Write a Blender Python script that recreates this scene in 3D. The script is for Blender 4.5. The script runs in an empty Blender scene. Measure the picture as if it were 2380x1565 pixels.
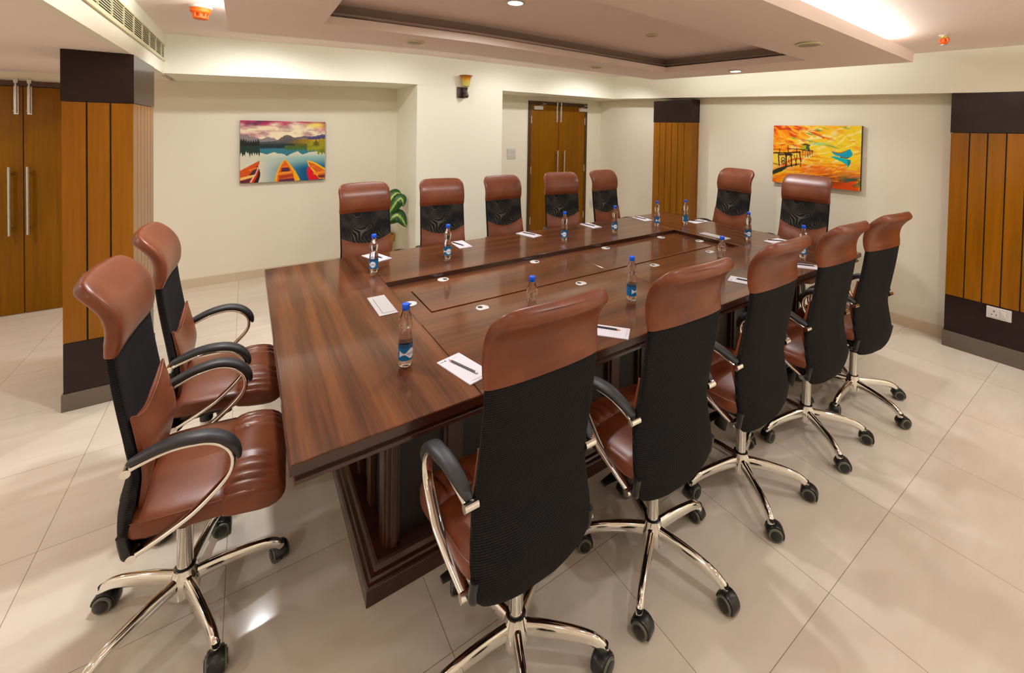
import bpy, bmesh, math, random
import numpy as np
from mathutils import Vector, Matrix

random.seed(7)
SC = bpy.context.scene
COL = SC.collection

# ------------------------------------------------------------------ camera, world, lights, exposure
IMG_W, IMG_H = 2380.0, 1565.0
F_PX, CX, CY = 1002.46, 1273.46, 321.50
PITCH, ROLL, YAW = 0.02139, 0.01797, 0.61137
CAM = Vector((-0.0993, -1.3116, 1.6701))
fw = Vector((math.sin(YAW) * math.cos(PITCH), math.cos(YAW) * math.cos(PITCH), -math.sin(PITCH)))
rt0 = Vector((math.cos(YAW), -math.sin(YAW), 0))
up0 = rt0.cross(fw)
rt = rt0 * math.cos(ROLL) + up0 * math.sin(ROLL)
up = up0 * math.cos(ROLL) - rt0 * math.sin(ROLL)
cd = bpy.data.cameras.new('camera')
cd.sensor_fit = 'HORIZONTAL'
cd.sensor_width = 36.0
cd.lens = F_PX / IMG_W * 36.0
cd.shift_x = (IMG_W / 2 - CX) / IMG_W
cd.shift_y = (CY - IMG_H / 2) / IMG_W
cd.clip_start = 0.02
cam = bpy.data.objects.new('camera', cd)
COL.objects.link(cam)
m = Matrix((rt, up, -fw)).transposed().to_4x4()
m.translation = CAM
cam.matrix_world = m
SC.camera = cam

SC.view_settings.view_transform = 'Standard'
SC.view_settings.look = 'None'
SC.view_settings.gamma = 1.0
SC.view_settings.use_curve_mapping = False
SC.view_settings.exposure = 0.0
SC.cycles.max_bounces = 14
SC.cycles.diffuse_bounces = 6
SC.cycles.glossy_bounces = 6
SC.cycles.transmission_bounces = 10
SC.cycles.transparent_max_bounces = 8
SC.cycles.caustics_reflective = False
SC.cycles.caustics_refractive = False
SC.cycles.sample_clamp_indirect = 6.0
SC.cycles.use_denoising = True

world = bpy.data.worlds.new('world')
SC.world = world
world.use_nodes = True
world.node_tree.nodes['Background'].inputs[0].default_value = (1.0, 0.93, 0.82, 1)
world.node_tree.nodes['Background'].inputs[1].default_value = 0.25

WARM = (0.97, 0.985, 1.0)
COOL = (0.95, 1.0, 0.95)
DOWN_W = 10.0          # watts of one ceiling downlight


def clamp(v, a=0.0, b=1.0):
    return max(a, min(b, v))


# the plaster ceiling sags a little towards the right-hand front of the room
def sag(x, y):
    return 0.14 * clamp((x - 0.5) / 4.0) * clamp((3.5 - y) / 4.0, 0, 1.1) + 0.065 * clamp((1.4 - x) / 2.06)


def ceil_z(x, y):
    return 2.478 - sag(x, y)


def soff_z(x, y):
    return 2.146 - sag(x, y)


def area(name, loc, sx, sy, power, color, direction=(0, 0, -1), shape='RECTANGLE', parent=None, spread=math.pi):
    ld = bpy.data.lights.new(name, 'AREA')
    ld.shape = shape
    ld.size = sx
    if shape in ('RECTANGLE', 'ELLIPSE'):
        ld.size_y = sy
    ld.energy = power
    ld.color = color
    ld.spread = spread
    o = bpy.data.objects.new(name, ld)
    COL.objects.link(o)
    o.location = loc
    o.rotation_euler = Vector(direction).to_track_quat('-Z', 'Y').to_euler()
    if parent:
        o.parent = parent
    return o


# cove strips lying on top of the dropped ceiling tray, throwing light up at the ceiling; beam fill lamps added beside them
for x_, p_ in ((0.72, 20), (1.92, 22), (3.10, 28)):
    area('cove_lamp_front', (x_, -0.12, ceil_z(x_ - 0.6, -0.12) - 0.062), 1.19 if x_ < 3 else 1.16, 0.05, p_, COOL, (0, -0.25, 1))
area('cove_lamp_left', (-0.150, 1.02, 2.372), 2.26, 0.04, 26, COOL, (-0.7, 0, 1))
area('beam_fill_back', (1.86, 2.185, 2.39), 3.9, 0.04, 13, COOL, (0, 1, 0.05))  # edge without a strip; fill lamp added to light the back beam
for y_ in (0.35, 1.1, 1.85):
    area('beam_fill_right', (3.89, y_, ceil_z(3.89, y_ + 0.3) - 0.055), 0.74, 0.03, 1.9, COOL, (1, 0, 0.05))  # added fill for the right beam, no strip along this edge

# ------------------------------------------------------------------ materials
def srgb(r, g, b):
    def f(c):
        c /= 255.0
        return c / 12.92 if c <= 0.04045 else ((c + 0.055) / 1.055) ** 2.4
    return (f(r), f(g), f(b), 1.0)


class NT:
    def __init__(self, name):
        self.m = bpy.data.materials.new(name)
        self.m.use_nodes = True
        self.t = self.m.node_tree
        self.b = self.t.nodes['Principled BSDF']

    def n(self, typ, **kw):
        nd = self.t.nodes.new(typ)
        for k, v in kw.items():
            setattr(nd, k, v)
        return nd

    def l(self, a, b):
        self.t.links.new(a, b)

    def coord(self, scale=(1, 1, 1), rot=(0, 0, 0), loc=(0, 0, 0)):
        tc = self.n('ShaderNodeTexCoord')
        mp = self.n('ShaderNodeMapping')
        mp.inputs['Scale'].default_value = scale
        mp.inputs['Rotation'].default_value = rot
        mp.inputs['Location'].default_value = loc
        self.l(tc.outputs['Object'], mp.inputs['Vector'])
        return mp.outputs['Vector']

    def noise(self, vec, scale=5, detail=4, rough=0.55, dist=0.0):
        nd = self.n('ShaderNodeTexNoise')
        nd.inputs['Scale'].default_value = scale
        nd.inputs['Detail'].default_value = detail
        nd.inputs['Roughness'].default_value = rough
        nd.inputs['Distortion'].default_value = dist
        self.l(vec, nd.inputs['Vector'])
        return nd.outputs['Fac']

    def ramp(self, fac, stops):
        r = self.n('ShaderNodeValToRGB')
        el = r.color_ramp.elements
        while len(el) < len(stops):
            el.new(0.5)
        for e, (p, c) in zip(el, stops):
            e.position = p
            e.color = c
        self.l(fac, r.inputs['Fac'])
        return r.outputs['Color']

    def mix(self, fac, a, b, mode='MIX'):
        x = self.n('ShaderNodeMix', data_type='RGBA', blend_type=mode)
        for s, v in ((x.inputs[0], fac), (x.inputs[6], a), (x.inputs[7], b)):
            if hasattr(v, 'links'):
                self.l(v, s)
            else:
                s.default_value = v
        return x.outputs[2]

    def bump(self, h, strength=0.2, dist=0.002):
        bp = self.n('ShaderNodeBump')
        bp.inputs['Strength'].default_value = strength
        bp.inputs['Distance'].default_value = dist
        self.l(h, bp.inputs['Height'])
        self.l(bp.outputs['Normal'], self.b.inputs['Normal'])

    def setp(self, **kw):
        names = dict(color='Base Color', rough='Roughness', metal='Metallic', spec='Specular IOR Level',
                     ior='IOR', trans='Transmission Weight', coat='Coat Weight', coatr='Coat Roughness',
                     ecol='Emission Color', estr='Emission Strength', alpha='Alpha', sheen='Sheen Weight')
        for k, v in kw.items():
            s = self.b.inputs[names[k]]
            if hasattr(v, 'links'):
                self.l(v, s)
            else:
                s.default_value = v
        return self


def plain(name, color, rough=0.5, **kw):
    t = NT(name)
    t.setp(color=color, rough=rough, **kw)
    return t.m


def paint(name, c, var=0.04, rough=0.75):
    t = NT(name)
    v = t.coord()
    f = t.noise(v, 1.6, 3)
    d = tuple(x * (1 - var) for x in c[:3]) + (1,)
    t.setp(color=t.mix(f, d, c), rough=rough, spec=0.25)
    t.bump(t.noise(v, 160, 2), 0.08, 0.001)
    return t.m


def wood(name, dark, mid, light, axis, scale=1.0, rough=0.3, coat=0.0, coatr=0.1, fig=0.35, spec=0.5):
    """veneer with the grain running along axis 0, 1 or 2"""
    t = NT(name)
    s = [7.0 * scale] * 3
    s[axis] = 0.75 * scale
    v = t.coord(tuple(s))
    big = t.noise(v, 1.0, 5, 0.6, 0.9)
    s2 = [95.0 * scale] * 3
    s2[axis] = 3.0 * scale
    fine = t.noise(t.coord(tuple(s2)), 1.0, 3, 0.6, 0.2)
    w = t.n('ShaderNodeTexWave', wave_type='RINGS', rings_direction='XYZ'[axis])
    w.inputs['Scale'].default_value = 0.55
    w.inputs['Distortion'].default_value = 5.5
    w.inputs['Detail'].default_value = 2.5
    w.inputs['Detail Scale'].default_value = 0.9
    t.l(v, w.inputs['Vector'])
    a = t.ramp(big, [(0.28, dark), (0.52, mid), (0.75, light)])
    b = t.mix(fig, a, t.ramp(w.outputs['Fac'], [(0.2, dark), (0.6, mid), (0.9, light)]))
    c = t.mix(0.28, b, t.ramp(fine, [(0.35, dark), (0.65, light)]))
    t.setp(color=c, rough=rough, coat=coat, coatr=coatr, spec=spec)
    t.bump(fine, 0.03, 0.0005)
    return t.m


M = {}
M['wall'] = paint('cream_wall_paint', srgb(230, 222, 202), 0.03, 0.6)
M['beam'] = paint('cream_beam_paint', srgb(236, 233, 216), 0.02, 0.6)
M['ceiling'] = paint('ceiling_paint', srgb(242, 227, 220), 0.03, 0.8)
M['reveal'] = paint('ceiling_reveal_shade', srgb(152, 134, 122), 0.05, 0.8)  # brown carries the shade inside the ceiling recess
M['skirting'] = paint('beige_tile_skirting', srgb(206, 188, 162), 0.06, 0.25)
M['stone'] = paint('grey_stone_skirting', srgb(112, 100, 88), 0.3, 0.35)
M['maple'] = wood('honey_plank_veneer', srgb(118, 70, 0), srgb(136, 82, 0), srgb(152, 95, 4), 2, 0.9, 0.34, 0.38, 0.12, 0.15, 0.1)
M['door'] = wood('brown_door_veneer', srgb(108, 64, 0), srgb(123, 76, 0), srgb(138, 89, 3), 2, 1.2, 0.42, 0.05, 0.2, 0.12, 0.12)
M['doorframe'] = wood('dark_door_frame', srgb(58, 32, 10), srgb(70, 40, 12), srgb(84, 48, 16), 2, 1.0, 0.4, 0.0)
M['wenge'] = wood('dark_brown_laminate', srgb(32, 19, 18), srgb(38, 23, 21), srgb(46, 28, 26), 0, 0.8, 0.3, 0.3, 0.14, 0.1, 0.12)
M['groove'] = plain('black_groove', srgb(30, 20, 12), 0.7)
D, MI, L = srgb(54, 25, 11), srgb(88, 46, 21), srgb(120, 69, 35)
M['wal_x'] = wood('walnut_along_table', D, MI, L, 0, 0.8, 0.3, 0.6, 0.08, 0.3, 0.15)
M['wal_y'] = wood('walnut_across_table', D, MI, L, 1, 0.8, 0.3, 0.6, 0.08, 0.45, 0.15)
M['cherry'] = wood('dark_cherry_edging', srgb(38, 16, 12), srgb(56, 25, 17), srgb(74, 36, 23), 0, 0.9, 0.28, 0.5, 0.12, 0.2)
M['cherryv'] = wood('dark_cherry_pilaster', srgb(40, 18, 13), srgb(60, 28, 19), srgb(78, 40, 26), 2, 0.9, 0.3, 0.4, 0.15, 0.2)
M['blackpanel'] = plain('black_inset_panel', srgb(30, 25, 24), 0.35)
M['chrome'] = plain('polished_chrome', (0.86, 0.85, 0.82, 1), 0.07, metal=1.0)
M['steel'] = plain('brushed_steel', (0.62, 0.60, 0.56, 1), 0.3, metal=1.0)
M['rubber'] = plain('black_soft_rubber', srgb(40, 39, 41), 0.48)
M['plastic'] = plain('black_plastic', srgb(24, 23, 25), 0.3)
M['tyre'] = plain('olive_grey_tyre', srgb(98, 98, 82), 0.5)
M['white'] = plain('white_plastic', srgb(204, 198, 193), 0.35)
M['plate'] = plain('pale_grey_plate', srgb(172, 167, 164), 0.45)
M['whitedark'] = plain('pale_grey_slot', srgb(150, 145, 138), 0.4)
M['slot'] = plain('dark_socket_slot', srgb(45, 40, 36), 0.5)
M['ivory'] = plain('ivory_grille_frame', srgb(214, 208, 170), 0.5)
M['void'] = plain('dark_duct', srgb(22, 18, 10), 0.9)
M['grille'] = plain('beige_speaker_grille', srgb(170, 160, 140), 0.7)
M['orange'] = plain('orange_plastic', srgb(238, 100, 12), 0.4)
M['brass'] = plain('brass_fitting', srgb(200, 180, 90), 0.35, metal=0.6)
M['lamp'] = plain('lit_lamp_lens', (1, 1, 1, 1), 0.4, ecol=(1.0, 0.93, 0.86, 1), estr=9.0)
M['paper'] = None
M['black'] = plain('black_pencil_lacquer', srgb(28, 26, 28), 0.3)
M['grey_pencil'] = plain('grey_pencil_lacquer', srgb(96, 92, 92), 0.3)
M['rawwood'] = plain('sharpened_pencil_wood', srgb(206, 150, 98), 0.6)
M['ink'] = plain('dark_grey_ink', srgb(70, 66, 78), 0.7)
M['paleink'] = plain('pale_grey_ink', srgb(186, 180, 186), 0.7)
M['capblue'] = plain('blue_cap_plastic', srgb(14, 92, 232), 0.35)
M['labelblue'] = plain('blue_label_film', srgb(6, 104, 158), 0.3)
M['labeldeep'] = plain('translucent_blue_label_film', srgb(60, 110, 160), 0.2, alpha=0.5)
M['labelwhite'] = plain('white_label_print', srgb(232, 232, 238), 0.35)
M['navy'] = plain('navy_label_lettering', srgb(28, 30, 92), 0.4)
M['soil'] = paint('potting_soil', srgb(52, 36, 22), 0.4, 0.95)
M['pot'] = paint('ochre_clay_pot', srgb(166, 118, 44), 0.12, 0.6)
M['stem'] = plain('green_stem', srgb(96, 136, 50), 0.5)
M['bronze'] = wood('carved_dark_wood', srgb(42, 24, 18), srgb(58, 34, 26), srgb(76, 48, 38), 2, 1.5, 0.35, 0.2)


def leather():
    t = NT('brown_leather')
    v = t.coord()
    f = t.noise(v, 5.5, 4, 0.6)
    c = t.ramp(f, [(0.3, srgb(98, 46, 24)), (0.55, srgb(117, 59, 32)), (0.75, srgb(132, 71, 41))])
    t.setp(color=c, rough=0.36, spec=0.42, coat=0.06, coatr=0.25)
    vo = t.n('ShaderNodeTexVoronoi')
    vo.inputs['Scale'].default_value = 420
    t.l(v, vo.inputs['Vector'])
    t.bump(vo.outputs['Distance'], 0.10, 0.0008)
    return t.m


def rib_fabric():
    t = NT('black_ribbed_mesh_fabric')
    v = t.coord((1, 1, 1), (0.0, 0, 0))
    w = t.n('ShaderNodeTexWave', wave_type='BANDS', bands_direction='Z')
    w.inputs['Scale'].default_value = 48
    w.inputs['Distortion'].default_value = 0.25
    t.l(v, w.inputs['Vector'])
    w2 = t.n('ShaderNodeTexWave', wave_type='BANDS', bands_direction='Y')
    w2.inputs['Scale'].default_value = 75
    t.l(v, w2.inputs['Vector'])
    f = t.mix(0.4, w.outputs['Fac'], w2.outputs['Fac'])
    c = t.ramp(f, [(0.25, srgb(11, 10, 11)), (0.8, srgb(42, 40, 41))])
    t.setp(color=c, rough=0.8, spec=0.12)
    t.bump(f, 0.5, 0.002)
    return t.m


def front_net():
    t = NT('black_see_through_net')
    v = t.coord((1.0, 1.0, 1.0))
    nz = t.n('ShaderNodeTexNoise')
    nz.inputs['Scale'].default_value = 3.2
    nz.inputs['Detail'].default_value = 1.5
    t.l(v, nz.inputs['Vector'])
    mv = t.n('ShaderNodeMix', data_type='RGBA', blend_type='ADD')
    mv.inputs[0].default_value = 0.55
    t.l(v, mv.inputs[6])
    t.l(nz.outputs['Color'], mv.inputs[7])
    w = t.n('ShaderNodeTexWave', wave_type='BANDS', bands_direction='DIAGONAL')
    w.inputs['Scale'].default_value = 30
    w.inputs['Distortion'].default_value = 1.0
    w.inputs['Detail'].default_value = 1.0
    t.l(mv.outputs[2], w.inputs['Vector'])
    patch = t.ramp(t.noise(v, 7.0, 2), [(0.40, (0, 0, 0, 1)), (0.62, (1, 1, 1, 1))])
    st = t.ramp(w.outputs['Fac'], [(0.55, (0, 0, 0, 1)), (0.95, (1, 1, 1, 1))])
    f = t.mix(1.0, patch, st, 'MULTIPLY')
    c = t.mix(f, srgb(20, 18, 18), srgb(92, 84, 72))
    t.setp(color=c, rough=0.7, spec=0.2)
    fine = t.n('ShaderNodeTexWave', wave_type='BANDS', bands_direction='Z')
    fine.inputs['Scale'].default_value = 90
    t.l(v, fine.inputs['Vector'])
    t.bump(fine.outputs['Fac'], 0.3, 0.001)
    return t.m


def floor_mat():
    t = NT('polished_cream_floor_tile')
    tc = t.n('ShaderNodeTexCoord')
    sp = t.n('ShaderNodeSeparateXYZ')
    t.l(tc.outputs['Object'], sp.inputs[0])

    def cell(out, off, size):
        a = t.n('ShaderNodeMath', operation='SUBTRACT')
        t.l(out, a.inputs[0])
        a.inputs[1].default_value = off
        d = t.n('ShaderNodeMath', operation='DIVIDE')
        t.l(a.outputs[0], d.inputs[0])
        d.inputs[1].default_value = size
        fl = t.n('ShaderNodeMath', operation='FLOOR')
        t.l(d.outputs[0], fl.inputs[0])
        fr = t.n('ShaderNodeMath', operation='FRACT')
        t.l(d.outputs[0], fr.inputs[0])
        s = t.n('ShaderNodeMath', operation='SUBTRACT')
        t.l(fr.outputs[0], s.inputs[0])
        s.inputs[1].default_value = 0.5
        ab = t.n('ShaderNodeMath', operation='ABSOLUTE')
        t.l(s.outputs[0], ab.inputs[0])
        gt = t.n('ShaderNodeMath', operation='GREATER_THAN')
        t.l(ab.outputs[0], gt.inputs[0])
        gt.inputs[1].default_value = 0.5 - 0.0011 / size
        return fl.outputs[0], gt.outputs[0]
    ix, gx = cell(sp.outputs['X'], 1.6436, 0.6)
    iy, gy = cell(sp.outputs['Y'], -0.6593, 0.6)
    g = t.n('ShaderNodeMath', operation='MAXIMUM')
    t.l(gx, g.inputs[0])
    t.l(gy, g.inputs[1])
    cb = t.n('ShaderNodeCombineXYZ')
    t.l(ix, cb.inputs[0])
    t.l(iy, cb.inputs[1])
    wn = t.n('ShaderNodeTexWhiteNoise', noise_dimensions='3D')
    t.l(cb.outputs[0], wn.inputs['Vector'])
    # veins, shifted per tile
    sh = t.n('ShaderNodeMix', data_type='RGBA', blend_type='ADD')
    sh.inputs[0].default_value = 1.0
    mp = t.n('ShaderNodeMapping')
    mp.inputs['Rotation'].default_value = (0, 0, 0.55)
    mp.inputs['Scale'].default_value = (1.1, 6.0, 1)
    t.l(tc.outputs['Object'], mp.inputs['Vector'])
    sc = t.n('ShaderNodeVectorMath', operation='SCALE')
    t.l(wn.outputs['Color'], sc.inputs[0])
    sc.inputs['Scale'].default_value = 30.0
    ad = t.n('ShaderNodeVectorMath', operation='ADD')
    t.l(mp.outputs[0], ad.inputs[0])
    t.l(sc.outputs[0], ad.inputs[1])
    vein = t.noise(ad.outputs[0], 1.5, 6, 0.55, 0.6)
    c = t.ramp(vein, [(0.3, srgb(213, 200, 182)), (0.5, srgb(217, 204, 187)), (0.72, srgb(222, 210, 194))])
    hs = t.n('ShaderNodeHueSaturation')
    vr = t.n('ShaderNodeMapRange')
    t.l(wn.outputs['Value'], vr.inputs['Value'])
    vr.inputs['To Min'].default_value = 0.97
    vr.inputs['To Max'].default_value = 1.03
    t.l(vr.outputs[0], hs.inputs['Value'])
    t.l(c, hs.inputs['Color'])
    col = t.mix(g.outputs[0], hs.outputs['Color'], srgb(146, 129, 108))
    ro = t.n('ShaderNodeMapRange')
    t.l(t.noise(t.coord(), 3, 3), ro.inputs['Value'])
    ro.inputs['To Min'].default_value = 0.07
    ro.inputs['To Max'].default_value = 0.15
    t.setp(color=col, rough=ro.outputs[0], spec=0.5)
    return t.m


def paper_mat():
    t = NT('ruled_note_paper')
    v = t.coord()
    w = t.n('ShaderNodeTexWave', wave_type='BANDS', bands_direction='Y')
    w.inputs['Scale'].default_value = 31
    t.l(v, w.inputs['Vector'])
    f = t.ramp(w.outputs['Fac'], [(0.0, (1, 1, 1, 1)), (0.06, (0, 0, 0, 1))])
    t.setp(color=t.mix(f, srgb(216, 210, 216), srgb(178, 166, 174)), rough=0.6)
    return t.m


def pet():
    t = NT('clear_bottle_water')
    t.setp(color=(0.97, 0.985, 1.0, 1), rough=0.01, ior=1.33, trans=1.0, spec=0.6)
    return t.m


def leaf_mat():
    t = NT('variegated_leaf')
    at = t.n('ShaderNodeUVMap')
    sp = t.n('ShaderNodeSeparateXYZ')
    t.l(at.outputs[0], sp.inputs[0])
    s = t.n('ShaderNodeMath', operation='SUBTRACT')
    t.l(sp.outputs['X'], s.inputs[0])
    s.inputs[1].default_value = 0.5
    a = t.n('ShaderNodeMath', operation='ABSOLUTE')
    t.l(s.outputs[0], a.inputs[0])
    nz = t.noise(t.coord(), 60, 3, 0.7)
    q = t.n('ShaderNodeMath', operation='MULTIPLY_ADD')
    t.l(nz, q.inputs[0])
    q.inputs[1].default_value = 0.42
    t.l(a.outputs[0], q.inputs[2])
    c = t.ramp(q.outputs[0], [(0.20, srgb(206, 212, 120)), (0.29, srgb(96, 140, 48)), (0.38, srgb(34, 84, 28))])
    t.setp(color=c, rough=0.4)
    return t.m


def shade_mat():
    t = NT('amber_glass_shade')
    tc = t.n('ShaderNodeTexCoord')
    sp = t.n('ShaderNodeSeparateXYZ')
    t.l(tc.outputs['Object'], sp.inputs[0])
    mr = t.n('ShaderNodeMapRange')
    t.l(sp.outputs['Z'], mr.inputs['Value'])
    mr.inputs['From Min'].default_value = 2.146
    mr.inputs['From Max'].default_value = 2.282
    c = t.ramp(mr.outputs[0], [(0.0, srgb(196, 190, 120)), (0.45, srgb(206, 182, 84)), (0.72, srgb(206, 142, 20)), (0.92, srgb(150, 76, 8))])
    t.setp(color=c, rough=0.3)
    return t.m


M['leather'] = leather()
M['rib'] = rib_fabric()
M['net'] = front_net()
M['floor'] = floor_mat()
M['paper'] = paper_mat()
M['pet'] = pet()
M['leaf'] = leaf_mat()
M['shade'] = shade_mat()


def canvas_mat(name):
    t = NT(name)
    a = t.n('ShaderNodeVertexColor')
    a.layer_name = 'paint'
    t.setp(color=a.outputs['Color'], rough=0.45, spec=0.3)
    return t.m


# ------------------------------------------------------------------ mesh helpers
class MB:
    def __init__(self):
        self.v, self.f, self.mi, self.uv = [], [], [], None

    def add(self, vs, fs, mi=0):
        b = len(self.v)
        self.v += [tuple(p) for p in vs]
        self.f += [tuple(i + b for i in q) for q in fs]
        self.mi += [mi] * len(fs)
        return self

    def box(self, x0, y0, z0, x1, y1, z1, mi=0):
        x0, x1 = min(x0, x1), max(x0, x1)
        y0, y1 = min(y0, y1), max(y0, y1)
        z0, z1 = min(z0, z1), max(z0, z1)
        vs = [(x0, y0, z0), (x1, y0, z0), (x1, y1, z0), (x0, y1, z0), (x0, y0, z1), (x1, y0, z1), (x1, y1, z1), (x0, y1, z1)]
        return self.add(vs, [(0, 3, 2, 1), (4, 5, 6, 7), (0, 1, 5, 4), (1, 2, 6, 5), (2, 3, 7, 6), (3, 0, 4, 7)], mi)

    def hexa(self, vs, mi=0):
        return self.add(vs, [(0, 3, 2, 1), (4, 5, 6, 7), (0, 1, 5, 4), (1, 2, 6, 5), (2, 3, 7, 6), (3, 0, 4, 7)], mi)

    def loft(self, rings, cap0=True, cap1=True, mi=0, closed=True):
        n = len(rings[0])
        vs = [p for r in rings for p in r]
        fs = []
        for i in range(len(rings) - 1):
            for j in range(n if closed else n - 1):
                k = (j + 1) % n
                fs.append((i * n + j, i * n + k, (i + 1) * n + k, (i + 1) * n + j))
        if cap0:
            fs.append(tuple(range(n))[::-1])
        if cap1:
            fs.append(tuple(range((len(rings) - 1) * n, len(rings) * n)))
        return self.add(vs, fs, mi)

    def lathe(self, prof, n=24, c=(0, 0, 0), mi=0, cap=True, mod=None):
        rings = []
        for r, z in prof:
            ring = []
            for j in range(n):
                a = 2 * math.pi * j / n
                rr = r if mod is None else r * mod(a, z)
                ring.append((c[0] + rr * math.cos(a), c[1] + rr * math.sin(a), c[2] + z))
            rings.append(ring)
        return self.loft(rings, cap, cap, mi)

    def tube(self, path, ra, rb=None, n=12, upv=(0, 0, 1), mi=0, p=2.0):
        """sweep an ellipse: ra across (sideways), rb along the in-plane normal; numbers or per-point lists"""
        P = [Vector(q) for q in path]
        rings = []
        U = Vector(upv)
        for i, q in enumerate(P):
            t = (P[min(i + 1, len(P) - 1)] - P[max(i - 1, 0)]).normalized()
            s = t.cross(U)
            if s.length < 1e-5:
                s = t.cross(Vector((1, 0, 0)))
            s.normalize()
            w = s.cross(t)
            a = ra[i] if isinstance(ra, (list, tuple)) else ra
            b = a if rb is None else (rb[i] if isinstance(rb, (list, tuple)) else rb)
            ring = []
            for j in range(n):
                th = 2 * math.pi * j / n
                c_, s_ = math.cos(th), math.sin(th)
                c2 = math.copysign(abs(c_) ** (2 / p), c_)
                s2 = math.copysign(abs(s_) ** (2 / p), s_)
                ring.append(tuple(q + s * (a * c2) + w * (b * s2)))
            rings.append(ring)
        return self.loft(rings, True, True, mi)

    def cyl(self, a, b, r, n=16, mi=0, r2=None):
        return self.tube([a, b], [r, r if r2 is None else r2], None, n, (0, 0, 1) if abs(b[2] - a[2]) < abs(b[0] - a[0]) + abs(b[1] - a[1]) else (0, 1, 0), mi)

    def build(self, name, mats, parent=None, smooth=40, bevel=0.0, seg=2, subsurf=0):
        me = bpy.data.meshes.new(name)
        me.from_pydata(self.v, [], self.f)
        if not isinstance(mats, (list, tuple)):
            mats = [mats]
        for q in mats:
            me.materials.append(q)
        if len(mats) > 1:
            me.polygons.foreach_set('material_index', self.mi)
        bm = bmesh.new()
        bm.from_mesh(me)
        bmesh.ops.recalc_face_normals(bm, faces=bm.faces)
        bm.to_mesh(me)
        bm.free()
        if smooth:
            me.polygons.foreach_set('use_smooth', [True] * len(me.polygons))
            me.set_sharp_from_angle(angle=math.radians(smooth))
        me.update()
        o = bpy.data.objects.new(name, me)
        COL.objects.link(o)
        if parent is not None:
            o.parent = parent
        if bevel:
            b = o.modifiers.new('bevel', 'BEVEL')
            b.width = bevel
            b.segments = seg
            b.limit_method = 'ANGLE'
            b.angle_limit = math.radians(40)
        if subsurf:
            s = o.modifiers.new('subsurf', 'SUBSURF')
            s.levels = s.render_levels = subsurf
        return o


def empty(name, loc=(0, 0, 0), rz=0.0):
    o = bpy.data.objects.new(name, None)
    COL.objects.link(o)
    o.location = loc
    o.rotation_euler = (0, 0, rz)
    o.empty_display_size = 0.1
    return o


def tag(o, label=None, cat=None, group=None, kind=None):
    for k, v in (('label', label), ('category', cat), ('group', group), ('kind', kind)):
        if v:
            o[k] = v
    return o


def struct(o):
    o['kind'] = 'structure'
    return o


KIDS = {}


def copy_tree(o, parent=None):
    c = o.copy()
    COL.objects.link(c)
    if parent is not None:
        c.parent = parent
    for ch in list(o.children):
        copy_tree(ch, c)
    return c


def curve_pts(pts, n=8):
    """Catmull-Rom through the points"""
    P = [Vector(p) for p in pts]
    out = []
    for i in range(len(P) - 1):
        p0, p1, p2, p3 = P[max(i - 1, 0)], P[i], P[i + 1], P[min(i + 2, len(P) - 1)]
        for k in range(n):
            t = k / n
            out.append(0.5 * ((2 * p1) + (p2 - p0) * t + (2 * p0 - 5 * p1 + 4 * p2 - p3) * t * t + (3 * p1 - p0 - 3 * p2 + p3) * t ** 3))
    out.append(P[-1])
    return out


# ------------------------------------------------------------------ room shell
XL, XR, YN, YF = -3.4, 4.63, -3.2, 4.29
YD = 4.05
struct(MB().box(XL, YN, -0.08, 5.0, 4.6, 0.0).build('floor', M['floor'], smooth=0))
# walls
struct(MB().box(XL, YF, 0, 1.474, YF + 0.15, 2.2).build('wall_back', M['wall'], smooth=0))
struct(MB().box(1.474, 3.5, 0, 2.56, YF + 0.15, 2.146).build('wall_pilaster', M['beam'], smooth=0))
struct(MB().box(2.56, YD, 0, 5.0, YD + 0.15, 2.2).build('wall_alcove', M['wall'], smooth=0))
struct(MB().box(XR, YN, 0, XR + 0.2, 2.4, 2.2).box(4.72, 2.4, 0, 4.9, YD, 2.2).build('wall_right', M['wall'], smooth=0))
struct(MB().box(XL - 0.1, YN, 0, XL, YF, 2.6).build('wall_left', M['wall'], smooth=0))
struct(MB().box(XL, YN - 0.1, 0, 5.0, YN, 2.6).build('wall_front', M['wall'], smooth=0))
# skirtings
struct(MB().box(-0.66, YF - 0.012, 0, 1.474, YF, 0.09).build('baseboard_back', M['skirting'], smooth=0))
struct(MB().box(4.42, YD - 0.012, 0, 4.72, YD, 0.09).box(2.56, YD - 0.012, 0, 3.29, YD, 0.09).build('baseboard_alcove', M['skirting'], smooth=0))
struct(MB().box(XR - 0.012, -0.35, 0, XR, 2.085, 0.09).build('baseboard_right', M['skirting'], smooth=0))
struct(MB().box(1.474, 3.488, 0, 2.56, 3.5, 0.09).box(1.462, 3.5, 0, 1.474, YF - 0.012, 0.09).build('baseboard_pilaster', M['skirting'], smooth=0))


def grid_ceiling(name, xs, ys, zf, th, mat):
    mb = MB()
    nx, ny = len(xs), len(ys)
    vs = [(x, y, zf(x, y)) for x in xs for y in ys] + [(x, y, zf(x, y) + th) for x in xs for y in ys]
    N = nx * ny
    fs = []
    for i in range(nx - 1):
        for j in range(ny - 1):
            a, b, c, d = i * ny + j, (i + 1) * ny + j, (i + 1) * ny + j + 1, i * ny + j + 1
            fs.append((a, d, c, b))
            fs.append((a + N, b + N, c + N, d + N))
    for i in range(nx - 1):
        for j in (0, ny - 1):
            a, b = i * ny + j, (i + 1) * ny + j
            fs.append((a, b, b + N, a + N))
    for j in range(ny - 1):
        for i in (0, nx - 1):
            a, b = i * ny + j, i * ny + j + 1
            fs.append((a, b, b + N, a + N))
    mb.add(vs, fs)
    return struct(mb.build(name, mat, smooth=30))


def lin(a, b, n):
    return [a + (b - a) * i / (n - 1) for i in range(n)]


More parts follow.
